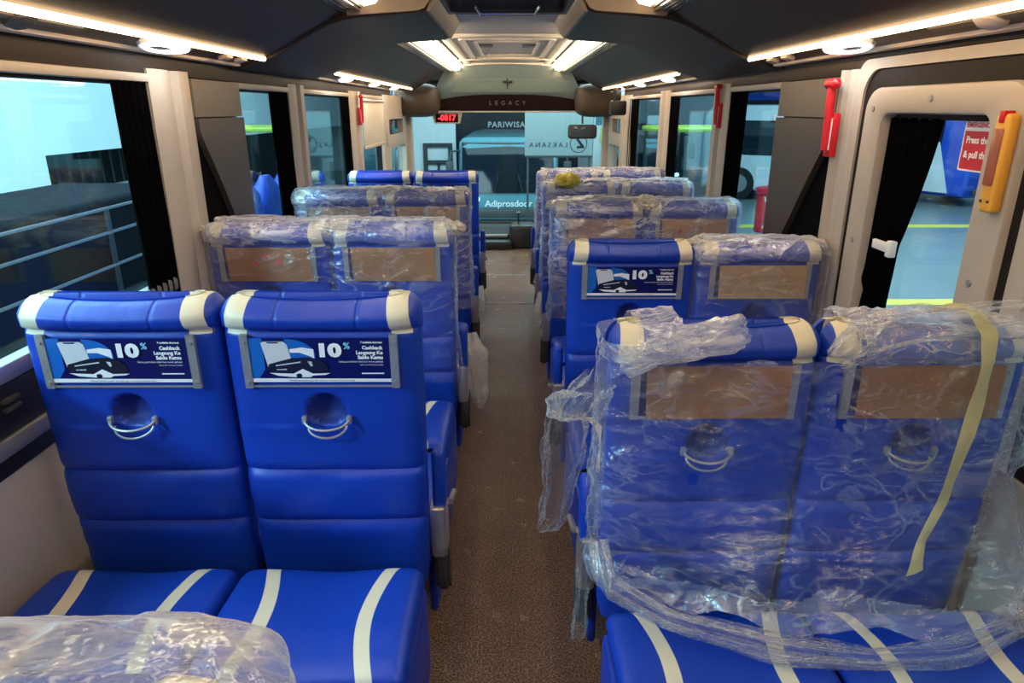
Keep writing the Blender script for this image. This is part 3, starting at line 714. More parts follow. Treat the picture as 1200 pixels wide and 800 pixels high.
# black curtains gathered at window edges
def edge_curtain(s, y0, y1, label):
    bm = B(); rings = []
    for j in range(25):
        z = 1.585 - 0.86 * j / 24
        rings.append([(s * (WX - 0.006 + 0.009 * math.sin(i / 40 * 5 * 2 * PI + math.sin(z * 5))), y0 + (y1 - y0) * i / 40, z) for i in range(41)])
    loft(bm, rings, False, False, closed=False); bmesh.ops.solidify(bm, geom=bm.faces[:], thickness=0.003)
    tag(obj('window_curtain', bm, 'curtain'), label, 'curtain')
edge_curtain(-1, 2.12, 2.31, 'black curtain gathered at the edge of the big near left window')
edge_curtain(-1, 3.50, 3.77, 'black curtain gathered before the second cream pillar on the left')
edge_curtain(-1, 4.99, 5.19, 'black curtain gathered before the third left pillar')
edge_curtain(1, 3.46, 3.69, 'black curtain gathered between two right windows behind the hammer pillar')
edge_curtain(1, 4.84, 5.04, 'black curtain gathered at the narrow right window near the front')
edge_curtain(1, 6.3, 6.72, 'black curtain gathered at the foremost right pillar')

# ------------------------------------------------------------------ SEATS
def yrear(z):
    pts = [(0.30, 0.050), (0.38, 0.045), (0.50, 0.034), (0.60, 0.026), (0.70, 0.020), (0.85, 0.010), (1.0, 0.002), (1.036, 0.004), (1.05, -0.012), (1.075, -0.018), (1.10, -0.010)]
    for (a, b), (c, d) in zip(pts, pts[1:]):
        if z <= c: return b + (d - b) * (z - a) / (c - a)
    return pts[-1][1]
TOP = 1.112
def back_mesh():
    zs = [0.31, 0.315, 0.33, 0.36, 0.40, 0.43, 0.46, 0.49, 0.505, 0.515, 0.52, 0.525, 0.535, 0.55, 0.58, 0.61, 0.64, 0.655, 0.665, 0.67, 0.675, 0.685, 0.70, 0.73, 0.76, 0.785, 0.795, 0.80, 0.805, 0.81, 0.82, 0.83, 0.84, 0.85, 0.86, 0.87, 0.875, 0.88, 0.885, 0.89, 0.91, 0.94, 0.97, 1.0, 1.02, 1.028, 1.034, 1.037, 1.040, 1.046, 1.055, 1.065, 1.075, 1.085, 1.094, 1.102, 1.108, 1.113, 1.116, TOP]
    N_ = 120; bm = B(); rings = []
    for z in zs:
        yr = yrear(z); yf = 0.13 - 0.01 * (z - 0.4)
        if 0.55 < z < 1.0: yf += 0.0
        if z > 1.03: yf += 0.012
        for zc, w, dep in ((0.52, 0.007, 0.009), (0.67, 0.007, 0.009), (1.037, 0.005, 0.008)):
            yr += dep * math.exp(-((z - zc) / w) ** 2)
        if 0.52 < z < 0.67: yr -= 0.007 * math.sin(PI * (z - 0.52) / 0.15)
        a = 0.2225; r = 0.05
        a -= 0.006 * (1 - min(1, (z - 0.31) / 0.5))
        if z > 1.028: a += 0.003
        if z < 0.35: a -= 0.01 * (1 - (z - 0.31) / 0.04)
        if z > TOP - r:
            q = min(1, (z - (TOP - r)) / r); sh = r * (1 - math.sqrt(max(0, 1 - q * q)))
            a -= sh * 0.8; yf -= sh * 0.9; yr += sh * 0.9
        yc = (yr + yf) / 2; b = (yf - yr) / 2; rr = []
        for x, y in sect(a, b, 6.0, 3.2 if z > 1.05 else 4.0, N_):
            y += yc
            sag = 0.014 * (1 - min(1, (abs(x) / 0.2)) ** 2) * max(0, min(1, (z - 1.03) / 0.08))
            zz = z - sag
            if y < yc:
                q_ = math.hypot(x / 0.044, (z - 0.832) / (0.052 if z > 0.832 else 0.034)); y += 0.032 * (1 - min(1, q_) ** 4) if q_ < 1 else 0
            # soft wrinkles on the rear face
            if y < yc and 0.4 < z < 0.8:
                y += 0.004 * noise.noise(Vector((x * 9, 3.1, z * 22))) + 0.0035 * noise.noise(Vector((x * 4, 9.1, z * 40)))
            rr.append((x, y, zz))
        rings.append(rr)
    yc = sum(p[1] for p in rings[-1]) / N_
    last = rings[-1]
    for f in (0.75, 0.45, 0.15):
        rings.append([(p[0] * (f + (1 - f) * 0.0) if True else 0, yc + (p[1] - yc) * f, TOP - 0.014 * (1 - min(1, abs(p[0] * f) / 0.2) ** 2) + 0.001 * (1 - f)) for p in last])
    loft(bm, rings)
    me = bpy.data.meshes.new('backrest'); bmesh.ops.recalc_face_normals(bm, faces=bm.faces); bm.to_mesh(me); bm.free()
    me.materials.append(M_['back']); me.materials.append(M_['pad'])
    for p_ in me.polygons:
        c_ = p_.center
        if c_.y < 0.08 and math.hypot(c_.x / 0.044, (c_.z - 0.832) / (0.052 if c_.z > 0.832 else 0.034)) < 0.97: p_.material_index = 1
    me.polygons.foreach_set('use_smooth', [True] * len(me.polygons)); me.set_sharp_from_angle(angle=R(60))
    return me
def cushion_mesh():
    bm = B(); ys = [0.60, 0.606, 0.615, 0.63, 0.66, 0.70, 0.75, 0.80, 0.85, 0.89, 0.92, 0.94, 0.955, 0.963, 0.968]
    rings = []; N_ = 64
    for y in ys:
        t = (y - 0.6) / 0.368; zt = 0.445 + 0.010 * math.sin(PI * t); th = 0.115
        e = 0.0
        if y < 0.63: e = 0.03 * (1 - math.sqrt(max(0, 1 - ((0.63 - y) / 0.03) ** 2)))
        if y > 0.92: e = 0.048 * (1 - math.sqrt(max(0, 1 - ((y - 0.92) / 0.048) ** 2)))
        a = 0.2215 - e * 0.5; b = th / 2 - e * 0.8; rr = []
        for x, z_ in sect(a, b, 7.0, 4.5, N_):
            z = zt - th / 2 + z_
            if z_ > 0: z += 0.010 * (abs(x) / 0.2) ** 2 - 0.006 * math.exp(-((x) / 0.1) ** 2) + 0.003 * noise.noise(Vector((x * 8, y * 8, 0)))
            rr.append((x, y, z))
        rings.append(rr)
    loft(bm, rings)
    me = bpy.data.meshes.new('seat_cushion'); bmesh.ops.recalc_face_normals(bm, faces=bm.faces); bm.to_mesh(me); bm.free()
    me.materials.append(M_['seat']); me.polygons.foreach_set('use_smooth', [True] * len(me.polygons)); me.set_sharp_from_angle(angle=R(60))
    return me
BACK = back_mesh(); CUSH = cushion_mesh()
def fit(z, off): return yrear(z) - off
PZ0, PZ1, PX = 0.905, 1.028, 0.172
def to_panel(off):
    return lambda u, v, w=0: (u, yrear(v) - off, v)
def quad(bm, pts, off, mi=0):
    f = bm.faces.new([bm.verts.new((x, yrear(z) - off, z)) for x, z in pts]); f.material_index = mi; return f
def poly_uv(bm, pts, off, mi=0):
    return quad(bm, [(-0.158 + u * 0.316, 0.915 + v * 0.107) for u, v in pts], off, mi)
def make_seat(kind, aisle, name='bus_seat'):
    """aisle: -1 / +1 = side of the seat that borders the aisle, 0 = window seat"""
    t = empty(name)
    link('backrest', BACK, t); link('seat_cushion', CUSH, t)
    bm = B(); box(bm, -0.215, 0.215, 0.10, 0.612, 0.31, 0.418, 0.03, seg=3); obj('rear_cushion', bm, 'blue', t)
    # pedestal
    bm = B(); box(bm, -0.17, 0.17, 0.28, 0.86, 0.26, 0.32, 0.01); box(bm, -0.04, 0.04, 0.38, 0.74, 0.02, 0.27, 0.008); box(bm, -0.12, 0.12, 0.34, 0.78, 0.0, 0.022, 0.005)
    obj('pedestal', bm, 'darkgrey', t)
    if aisle:
        s = aisle
        bm = B(); a, b = sorted((s * 0.200, s * 0.224)); box(bm, a, b, 0.16, 0.95, 0.13, 0.385, 0.010); obj('side_panel', bm, 'blue', t)
        bm = B()
        pts = [(0.075, 0.53), (0.135, 0.53), (0.165, 0.47), (0.165, 0.40), (0.13, 0.36), (0.085, 0.37), (0.07, 0.42)]
        prism(bm, pts, 'x', s * 0.222, s * 0.262); bmesh.ops.recalc_face_normals(bm, faces=bm.faces)
        bmesh.ops.bevel(bm, geom=bm.edges[:], offset=0.006, segments=2, affect='EDGES'); obj('recline_bracket', bm, 'steel', t)
        bm = B(); pts = [(0.09, 0.40), (0.165, 0.40), (0.175, 0.30), (0.155, 0.235), (0.12, 0.235), (0.09, 0.30)]
        prism(bm, pts, 'x', s * 0.226, s * 0.266); bmesh.ops.recalc_face_normals(bm, faces=bm.faces)
        bmesh.ops.bevel(bm, geom=bm.edges[:], offset=0.010, segments=3, affect='EDGES'); obj('bracket_cover', bm, 'darkgrey', t)
        bm = B(); a, b = sorted((s * 0.228, s * 0.262)); box(bm, a, b, 0.085, 0.15, 0.515, 0.685, 0.013, seg=3); obj('armrest', bm, 'blue', t)
        bm = B(); tube(bm, [(s * 0.255, 0.16, 0.50), (s * 0.262, 0.22, 0.46), (s * 0.262, 0.34, 0.42)], 0.009, 8); obj('armrest_arm', bm, 'steel', t)
    # cup ring with its dark recess
    bm = B()
    P = [(0.052 * math.cos(a), yrear(0.81) - 0.006 - 0.03 * math.sin(-a), 0.818 + 0.016 * math.sin(a)) for a in [PI + PI * k / 14 for k in range(15)]]
    tube(bm, P, 0.0032, 8)
    P = [(0.045 * math.cos(a), yrear(0.80) - 0.006 - 0.022 * math.sin(-a), 0.800 + 0.022 * math.sin(a)) for a in [PI + PI * k / 14 for k in range(15)]]
    tube(bm, P, 0.0028, 8)
    for s in (-1, 1): box(bm, s * 0.052 - 0.006, s * 0.052 + 0.006, yrear(0.82) - 0.012, yrear(0.82) + 0.002, 0.806, 0.826, 0.003)
    obj('cup_ring', bm, 'alu', t)
    # panel holder
    bm = B()
    for s in (-1, 1):
        xa, xb = sorted((s * 0.158, s * 0.176))
        q = [(xa, 0.900), (xb, 0.900), (xb, 1.030), (xa, 1.030)]
        v0 = [bm.verts.new((x, yrear(z) - 0.009, z)) for x, z in q]; v1 = [bm.verts.new((x, yrear(z) + 0.002, z)) for x, z in q]
        bm.faces.new(v0); bm.faces.new(v1[::-1])
        for i in range(4): bm.faces.new((v0[i], v0[(i + 1) % 4], v1[(i + 1) % 4], v1[i]))
        for z in (0.915, 1.012): tube(bm, [(s * 0.167, yrear(z) - 0.008, z), (s * 0.167, yrear(z) - 0.012, z)], 0.004, 8)
    q = [(-0.158, 0.902), (0.158, 0.902), (0.158, 0.908), (-0.158, 0.908)]
    quad(bm, q, 0.0075)
    hp = obj('panel_holder', bm, 'alu', t, angle=30)
    if kind in ('poster', 'card'):
        bm = B(); poly_uv(bm, [(0, 0), (1, 0), (1, 1), (0, 1)], 0.0055)
        ad = obj('advert_sheet', bm, 'navy', t, smooth=False)
    if kind == 'poster':
        ad['label'] = 'navy advert sheet with white 10% lettering'
        bm = B()
        poly_uv(bm, [(0, 0.09), (0.05, 0.09), (0.10, 0.3), (0.10, 1), (0, 1)], 0.0060, 0)
        poly_uv(bm, [(0.26, 0.52)] + [(0.27 + 0.20 * math.cos(a), 0.62 + 0.36 * math.sin(a)) for a in [R(-20 + 10 * k) for k in range(12)]] + [(0.26, 1.0)], 0.0060, 0)
        poly_uv(bm, [(0.29, 0.76), (0.38, 0.80), (0.46, 0.76), (0.46, 0.55), (0.43, 0.60), (0.36, 0.68), (0.29, 0.68)], 0.0064, 1)
        obj('advert_shapes', bm, ['pblue', 'white'], ad, smooth=False)
        bm = B(); poly_uv(bm, [(0.125, 0.35), (0.30, 0.45), (0.275, 0.86), (0.25, 0.93), (0.11, 0.93), (0.09, 0.90)], 0.0066, 0); poly_uv(bm, [(0.13, 0.92), (0.22, 0.92), (0.21, 0.89), (0.14, 0.89)], 0.0069, 1)
        obj('advert_phone', bm, ['pgrey', 'navy'], ad, smooth=False)
        bm = B()
        poly_uv(bm, [(0.12, 0.28), (0.13, 0.42), (0.30, 0.56), (0.42, 0.58), (0.51, 0.50), (0.55, 0.36), (0.545, 0.22), (0.48, 0.20), (0.40, 0.16), (0.16, 0.20)], 0.0072, 0)
        poly_uv(bm, [(0.13, 0.22), (0.30, 0.20), (0.37, 0.31), (0.44, 0.20), (0.56, 0.21), (0.53, 0.17), (0.44, 0.155), (0.42, 0.115), (0.30, 0.12), (0.19, 0.15)], 0.0075, 1)
        poly_uv(bm, [(0.34 + 0.022 * math.cos(k), 0.155 + 0.05 * math.sin(k)) for k in [2 * PI * j / 12 for j in range(12)]], 0.0078, 0)
        poly_uv(bm, [(0.18, 0.40), (0.36, 0.485), (0.36, 0.455), (0.18, 0.375)], 0.0078, 2)
        poly_uv(bm, [(0.41, 0.49), (0.44, 0.48), (0.445, 0.38), (0.43, 0.37)], 0.0078, 2)
        text_bm(bm, 'wonderful', 0.0055, lambda u, v, w: (-0.158 + 0.22 * 0.316 + u, yrear(0.945) - 0.0079, 0.915 + 0.30 * 0.107 + v), mi=1, bold=0.0001)
        obj('advert_bus', bm, ['pdark', 'white', 'pgrey'], ad, smooth=False)
        bm = B()
        def tx(s, size, u, v, al, b_=0.0, mi=0, xs=1.0): text_bm(bm, s, size, lambda p, q, w: (-0.158 + u * 0.316 + p * xs, yrear(0.915 + v * 0.107 + q) - 0.0072, 0.915 + v * 0.107 + q), mi=mi, align=al, bold=b_)
        tx('10', 0.042, 0.475, 0.72, 'LEFT', 0.0026, 0, 1.35); tx('%', 0.021, 0.675, 0.83, 'LEFT', 0.0006, 1)
        tx('7 available shortcut', 0.0062, 0.95, 0.91, 'RIGHT', 0.0002)
        tx('Cashback', 0.0118, 0.95, 0.79, 'RIGHT', 0.0005); tx('Langsung Ke', 0.0118, 0.95, 0.68, 'RIGHT', 0.0005); tx('Saldo Kamu', 0.0118, 0.95, 0.57, 'RIGHT', 0.0006)
        tx('Setiap pembelian tiket bus lewat aplikasi', 0.0062, 0.95, 0.475, 'RIGHT')
        tx('Syarat dan ketentuan berlaku', 0.0045, 0.95, 0.40, 'RIGHT')
        obj('advert_words', bm, ['white', 'pcyan'], ad, smooth=False)
        bm = B(); poly_uv(bm, [(0.0, 0.0), (1, 0.0), (1, 0.075), (0, 0.09)], 0.0068, 0)
        text_bm(bm, 'Nikmati kemudahan pesan tiket dan bayar non tunai di semua terminal', 0.0052, lambda p, q, w: (p, yrear(0.919) - 0.0072, 0.919 + q), mi=1)
        poly_uv(bm, [(0.79, 0.185), (0.95, 0.185), (0.95, 0.215), (0.79, 0.215)], 0.0068, 0)
        obj('advert_strip', bm, ['white', 'navy'], ad, smooth=False)
    if kind == 'card':
        bm = B(); q = [(-0.142, 0.903), (0.160, 0.902), (0.157, 1.027), (-0.147, 1.029)]
        n_ = 10; rings = []
        for j in range(n_ + 1):
            v = j / n_; rr = []
            for i in range(25):
                u = i / 24
                x = (q[0][0] * (1 - u) + q[1][0] * u) * (1 - v) + (q[3][0] * (1 - u) + q[2][0] * u) * v
                z = 0.9025 + 0.126 * v
                rr.append((x, yrear(z) - 0.0105 - 0.002 * noise.noise(Vector((u * 3, v * 3, 5))), z))
            rings.append(rr)
        loft(bm, rings, False, False, closed=False); bmesh.ops.solidify(bm, geom=bm.faces[:], thickness=0.002)
        cd = obj('cardboard_sheet', bm, 'card', t); cd['label'] = 'brown cardboard sheet'
    return t
PROTO = {}
def seat(x, y, kind, aisle, label, group='blue bus seats with cream stripes'):
    key = (kind, aisle)
    if key not in PROTO:
        o = make_seat(kind, aisle); PROTO[key] = o
    else: o = copy_tree(PROTO[key])
    o.location = (x, y, 0); tag(o, label, 'bus seat', group)
    return o
XA, XW = 0.424, 0.877
RA, RW = 0.436, 0.884
LROWS = [0.45, 1.45, 2.46, 3.55, 4.78]
RROWS = [0.30, 1.33, 2.33, 3.26, 4.13, 4.95]
RSC = [0.975, 0.966, 0.957, 0.975, 0.978, 0.978]
LSC = [0.99, 0.993, 0.995, 0.993, 0.985]
ords = ['nearest the camera', 'second', 'third', 'fourth', 'fifth', 'sixth']
lk = [('card', 'card'), ('poster', 'poster'), ('card', 'card'), ('card', 'card'), ('poster', 'poster')]
rk = [('card', 'card'), ('card', 'card'), ('poster', 'card'), ('card', 'card'), ('card', 'card'), ('card', 'card')]
LL = [('blue seat at the lower left edge, aisle side, headrest wrapped in plastic', 'blue striped cushion seat in the lower left corner by the wall'),
      ('large unwrapped seat with advert panel left of the aisle, aisle side', 'large unwrapped seat with advert panel at the left wall'),
      ('wrapped cardboard-panelled seat behind the two big left adverts, beside the aisle', 'wrapped cardboard-panelled seat behind the two big left adverts, window side'),
      ('wrapped seat of the third visible left row, beside the aisle', 'wrapped seat of the third visible left row, window side'),
      ('unwrapped seat with small advert in the farthest left row, aisle side', 'unwrapped seat with small advert in the farthest left row, window side')]
RL = [('blue seat at the bottom right whose striped cushion borders the aisle', 'blue seat at the bottom right corner with striped cushion, window side'),
      ('large film-covered seat with bare cardboard panel right of the aisle, aisle side', 'large film-covered seat at the right edge below the emergency door'),
      ('only unwrapped advert-panelled seat right of the aisle', 'wrapped seat with crinkled cardboard beside the one right-hand advert seat'),
      ('wrapped cardboard-panelled seat in the third right row, aisle side', 'wrapped seat with red-marked cardboard in the third right row, window side'),
      ('wrapped seat with yellow ribbon on top in the fourth right row', 'wrapped window seat in the fourth right row beside the yellow ribbon one'),
      ('farthest right-hand wrapped seat beside the aisle', 'farthest right-hand wrapped seat on the window side')]
seats = {}
def recline(seat_, deg):
    A = R(deg); M4 = Matrix.Translation((0, 0.08, 0.42)) @ Matrix.Rotation(A, 4, 'X') @ Matrix.Translation((0, -0.08, -0.42))
    for ch in seat_.children:
        if ch.name.split('.')[0] in ('backrest', 'cup_ring', 'panel_holder', 'advert_sheet', 'cardboard_sheet'):
            ch.matrix_basis = M4 @ ch.matrix_basis
    return M4
for i, y in enumerate(LROWS):
    seats['L%dA' % i] = seat(-XA, y, lk[i][0], 1, LL[i][0]); seats['L%dW' % i] = seat(-XW, y, lk[i][1], 0, LL[i][1])
    for k_ in 'AW': seats['L%d%s' % (i, k_)].scale.z = LSC[i]
for i, y in enumerate(RROWS):
    seats['R%dA' % i] = seat(RA, y, rk[i][0], -1, RL[i][0]); seats['R%dW' % i] = seat(RW, y, rk[i][1], 0, RL[i][1])
    for k_ in 'AW': seats['R%d%s' % (i, k_)].scale = (1, 0.83 if i > 2 else (0.95 if i == 2 else 1), RSC[i])

for k_ in ('L0A', 'L0W', 'R0A', 'R0W'): recline(seats[k_], 12)
# red stamp marks on two of the cardboards
def red_marks(par, seed):
    random.seed(seed); bm = B()
    for k in range(3):
        cx, cz = random.uniform(-0.08, 0.09), random.uniform(0.93, 1.01); pts = []
        for j in range(9):
            a = 2 * PI * j / 9; r_ = random.uniform(0.005, 0.013); pts.append((cx + r_ * math.cos(a) * 1.4, cz + r_ * math.sin(a)))
        quad(bm, pts, 0.0165)
    cd = [c for c in par.children if c.name.startswith('cardboard')][0]
    obj('red_mark', bm, 'redsign', cd, smooth=False)
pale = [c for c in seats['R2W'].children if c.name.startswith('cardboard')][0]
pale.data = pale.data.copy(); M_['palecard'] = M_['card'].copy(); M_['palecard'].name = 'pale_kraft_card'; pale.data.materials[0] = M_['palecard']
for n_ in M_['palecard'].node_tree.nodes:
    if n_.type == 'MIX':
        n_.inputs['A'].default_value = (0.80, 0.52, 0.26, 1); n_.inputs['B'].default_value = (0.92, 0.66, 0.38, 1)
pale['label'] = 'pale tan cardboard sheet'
red_marks(seats['L2W'], 3); red_marks(seats['R3W'], 5)

# ------------------------------------------------------------------ PLASTIC FILM
def ridg(v, s): return 1 - abs(noise.noise(v * s)) * 2.2
def crumple(p, seed, amp):
    v = Vector((p[0] * 1.0 + seed * 7.3, p[1] + seed * 3.1, p[2] * 1.25))
    w = Vector((noise.noise(v * 3), noise.noise(v * 3 + Vector((9, 1, 4))), noise.noise(v * 3 + Vector((2, 7, 5))))) * 0.25
    return amp * (0.9 * noise.noise(v * 4) + 0.7 * (ridg(v + w, 5) - 0.5) + 0.32 * (ridg(v + w * 2, 12) - 0.5) + 0.10 * (ridg(v + w, 34) - 0.5))
def wrap(xc, yb, half, z_bot, label, seed=1, amp=0.010, mat='milky', pair=True, gap=0.016, res=(220, 90), flare=0.0, top_extra=0.006, cut=None, bulge=0.02, group='plastic covers over the seat backs'):
    """open-bottomed bag that hugs one or two seat backs"""
    nU, nV = res; bm = B(); rings = []
    ztop = TOP + top_extra
    for j in range(nV + 1):
        v = j / nV
        z = z_bot + (ztop - z_bot) * v
        low = max(0, 1 - (z - z_bot) / 0.25)
        yr = yrear(min(z, 1.1)) - gap - bulge * math.sin(PI * min(1, max(0, (ztop - z) / (ztop - z_bot)))) 
        yf = 0.145 + gap * 0.5
        a = half + gap * 0.4 + 0.01 * low
        r = 0.04
        if z > ztop - r:
            q = (z - (ztop - r)) / r; sh = r * (1 - math.sqrt(max(0, 1 - q * q))); a -= sh * 0.9; yf -= sh; yr += sh
        yc = (yr + yf) / 2; b = (yf - yr) / 2; rr = []
        for x, y in sect(a, b, 12.0, 3.6, nU):
            y += yc
            if y < yc and flare: y -= flare * low ** 1.6 * (0.15 + 0.85 * min(1, max(0, (x / half + 1.0) / 0.7)))
            zz = z
            if v < 0.12: zz -= (0.12 - v) / 0.12 * 0.06 * (noise.noise(Vector((x * 6 + seed, y * 9, seed))) + 0.1)
            if pair and abs(x) < 0.05 and y < yc: y += 0.012 * math.exp(-(x / 0.025) ** 2)
            p = Vector((x, y, zz)); nrm = Vector((x / a * 0.35 if abs(x) > a * 0.9 else 0, (y - yc) / b, 0.0))
            if v > 0.97: nrm = Vector((0, 0, 1))
            if nrm.length > 0: nrm.normalize()
            d = crumple((x, y, zz), seed, amp)
            if y < yc: d += 0.002
            p = p + nrm * max(d, -gap * 0.7)
            rr.append(p)
        rings.append(rr)
    last = rings[-1]; ycm = sum(p.y for p in last) / nU
    for f in (0.9, 0.7, 0.45, 0.2, 0.03):
        rings.append([Vector((p.x, ycm + (p.y - ycm) * f, ztop + 0.005 + crumple((p.x, p.y * f, ztop), seed + 1, amp))) for p in last])
    V = loft(bm, rings, False, False)
    bmesh.ops.translate(bm, verts=bm.verts, vec=(0, 0, 0))
    if cut:
        kill = [f for f in bm.faces if cut(f.calc_center_median())]
        bmesh.ops.delete(bm, geom=kill, context='FACES')
    if mat == 'film':
        for f in bm.faces:
            c = f.calc_center_median(); w_n = 0.03 * noise.noise(Vector((c.x * 9, c.z * 9, seed)))
            if (c.z > 1.05 + w_n) or (flare and c.z < z_bot + 0.035 + w_n): f.material_index = 1
        mat = ['film', 'milky']
    o = obj('plastic_cover', bm, mat, angle=180)
    o.location = (xc, yb, 0); tag(o, label, 'plastic cover', group)
    if xc > 0: o.scale.z = RSC[min(range(6), key=lambda i_: abs(RROWS[i_] - yb))]
    else: o.scale.z = LSC[min(range(5), key=lambda i_: abs(LROWS[i_] - yb))]
    return o
def clump(path, radii, seed, label, mat='clump', n=36, name='plastic_tail', amp=0.4):
    """bunched film hanging down: a pleated tube"""
    bm = B(); rings = []; pts = [Vector(p) for p in path]; M2 = 26
    for j in range(M2 + 1):
        t = j / M2 * (len(pts) - 1); i = min(int(t), len(pts) - 2); f = t - i
        p = pts[i].lerp(pts[i + 1], f); r = radii[i] * (1 - f) + radii[i + 1] * f; rr = []
        d = (pts[i + 1] - pts[i]).normalized(); u = Vector((0, 0, 1)) if abs(d.x) > 0.8 else Vector((1, 0, 0)); u = (u - d * u.dot(d)).normalized(); w = d.cross(u)
        for k in range(n):
            a = 2 * PI * k / n; rad = r * (1 + amp * noise.noise(Vector((math.cos(a) * 3.2, math.sin(a) * 3.2, j * 0.06 + seed))) + amp * 0.6 * noise.noise(Vector((math.cos(a) * 9, math.sin(a) * 9, j * 0.22 + seed))))
            rr.append(p + (u * math.cos(a) + w * math.sin(a)) * rad)
        rings.append(rr)
    loft(bm, rings, False, False)
    return tag(obj(name, bm, mat, angle=180), label, 'plastic film')
PX_ = (XA + XW) / 2; QX_ = (RA + RW) / 2
# left rows
def l0cut(c): return c.z < 0.8
w0 = wrap(-XA, 0.45, 0.245, 0.78, 'crumpled plastic cover over the headrest at the bottom left corner', 11, 0.011, 'cloudy', False, 0.02, (200, 60), top_extra=0.012)
w0.matrix_basis = Matrix.Translation((-XA, 0.45, 0)) @ Matrix.Translation((0, 0.08, 0.42)) @ Matrix.Rotation(R(12), 4, 'X') @ Matrix.Translation((0, -0.08, -0.42))
wrap(-PX_, 2.46, 0.452, 0.50, 'plastic cover over the second left pair of seats, cardboard showing through', 2, 0.011, 'film', True, 0.014)
wrap(-PX_, 3.55, 0.452, 0.50, 'whitish plastic cover over the third left pair of seats', 3, 0.013, 'milky', True, 0.016)
# right rows
wrap(RW, 2.33, 0.226, 0.55, 'plastic cover over the window seat beside the unwrapped right advert seat', 25, 0.010, 'film', False, 0.024, (160, 90))
wrap(QX_, 3.26, 0.452, 0.50, 'plastic cover over the third right pair of seats', 6, 0.012, 'milky', True, 0.016)
wrap(QX_, 4.13, 0.452, 0.50, 'plastic cover over the fourth right pair, under the yellow ribbon', 7, 0.015, 'milky', True, 0.018)
wrap(QX_, 4.95, 0.452, 0.50, 'plastic cover over the farthest right pair of seats', 8, 0.012, 'milky', True, 0.016)
# big loose cover on the first right pair, open over the middle of the aisle seat's headrest
def r1cut(c):
    x, z = c.x, c.z
    n_ = 0.018 * noise.noise(Vector((x * 14, z * 14, 2)))
    # bare strip of headrest: from local x -.19.. to about .05 (x measured from the pair's middle)
    if -0.30 + n_ < x < 0.055 + n_ and z > 1.035 + 0.02 * math.sin((x + 0.3) * 9) + n_: return True
    if x < -0.40 + n_ and z > 1.085: return True
    # torn holes
    if c.y < 0.03 and ((x - (-0.265)) / 0.012) ** 2 + ((z - 0.775) / 0.016) ** 2 < 1 + 20 * n_: return True
    if c.y < 0.03 and ((x - 0.03) / 0.012) ** 2 + ((z - 0.935) / 0.045) ** 2 < 1 + 20 * n_: return True
    return False
wrap(QX_, 1.33, 0.462, 0.505, 'large loose torn plastic cover over the near right pair of seats', 4, 0.015, 'film', True, 0.022, (420, 190), flare=0.21, cut=r1cut, bulge=0.035)
big = [o for o in C.objects if o.get('label', '').startswith('large loose torn')][0]
def as_part(o, par, name):
    o.name = name
    for k_ in ('label', 'category', 'group'):
        if k_ in o: del o[k_]
    M4 = Matrix.LocRotScale(par.location, None, par.scale).inverted()
    o.data.transform(M4); o.parent = par

clump([(0.235, 1.30, 1.00), (0.29, 1.29, 1.035), (0.36, 1.29, 1.055), (0.44, 1.30, 1.07), (0.475, 1.32, 1.065)], [0.02, 0.024, 0.030, 0.038, 0.025], 3, 'bunched roll of film on top of the near right headrest', amp=0.55, mat='milky')
clump([(0.185, 1.29, 0.98), (0.15, 1.33, 0.90), (0.12, 1.42, 0.86), (0.10, 1.5, 0.84)], [0.03, 0.035, 0.03, 0.01], 5, 'wisp of film reaching over the aisle from the near right seat', amp=0.6, mat='film')
clump([(0.17, 1.80, 0.66), (0.16, 1.80, 0.56), (0.15, 1.79, 0.42), (0.13, 1.77, 0.33), (0.09, 1.76, 0.30)], [0.05, 0.06, 0.04, 0.035, 0.008], 8, 'film hanging low into the aisle beside the second right seat', amp=0.6, mat='film')
clump([(0.19, 1.42, 0.42), (0.185, 1.41, 0.34), (0.18, 1.42, 0.24), (0.175, 1.42, 0.20)], [0.02, 0.012, 0.018, 0.01], 9, 'small twist of film below the near right armrest bracket', amp=0.6, mat='film')
clump([(-0.165, 2.68, 0.62), (-0.145, 2.66, 0.54), (-0.125, 2.65, 0.44), (-0.12, 2.65, 0.36), (-0.12, 2.65, 0.30)], [0.03, 0.045, 0.042, 0.035, 0.01], 10, 'cream bundle of film hanging from the second left aisle seat', amp=0.55)
clump([(-0.165, 3.75, 0.55), (-0.15, 3.74, 0.48), (-0.145, 3.74, 0.40)], [0.02, 0.03, 0.012], 12, 'small film bundle hanging from the third left aisle seat', amp=0.5)
clump([(0.18, 3.42, 0.60), (0.165, 3.42, 0.5), (0.16, 3.42, 0.42)], [0.02, 0.032, 0.012], 13, 'small film bundle hanging from the third right aisle seat', amp=0.5)
h1 = clump([(0.20, 1.28, 0.60), (0.215, 1.22, 0.53), (0.34, 1.15, 0.495), (0.55, 1.09, 0.475), (0.72, 1.07, 0.47), (0.90, 1.08, 0.475), (1.05, 1.13, 0.50), (1.11, 1.2, 0.55)], [0.014, 0.018, 0.016, 0.024, 0.016, 0.020, 0.014, 0.008], 31, 'hem', amp=1.3, mat='film', n=48)
as_part(h1, big, 'gathered_hem')
h2 = clump([(0.66, 1.29, 1.02), (0.72, 1.30, 1.065), (0.84, 1.32, 1.085), (0.98, 1.33, 1.09), (1.12, 1.33, 1.11)], [0.02, 0.035, 0.035, 0.032, 0.03], 33, 'roll', amp=0.6, mat='film', n=48)
as_part(h2, big, 'rumpled_top_fold')
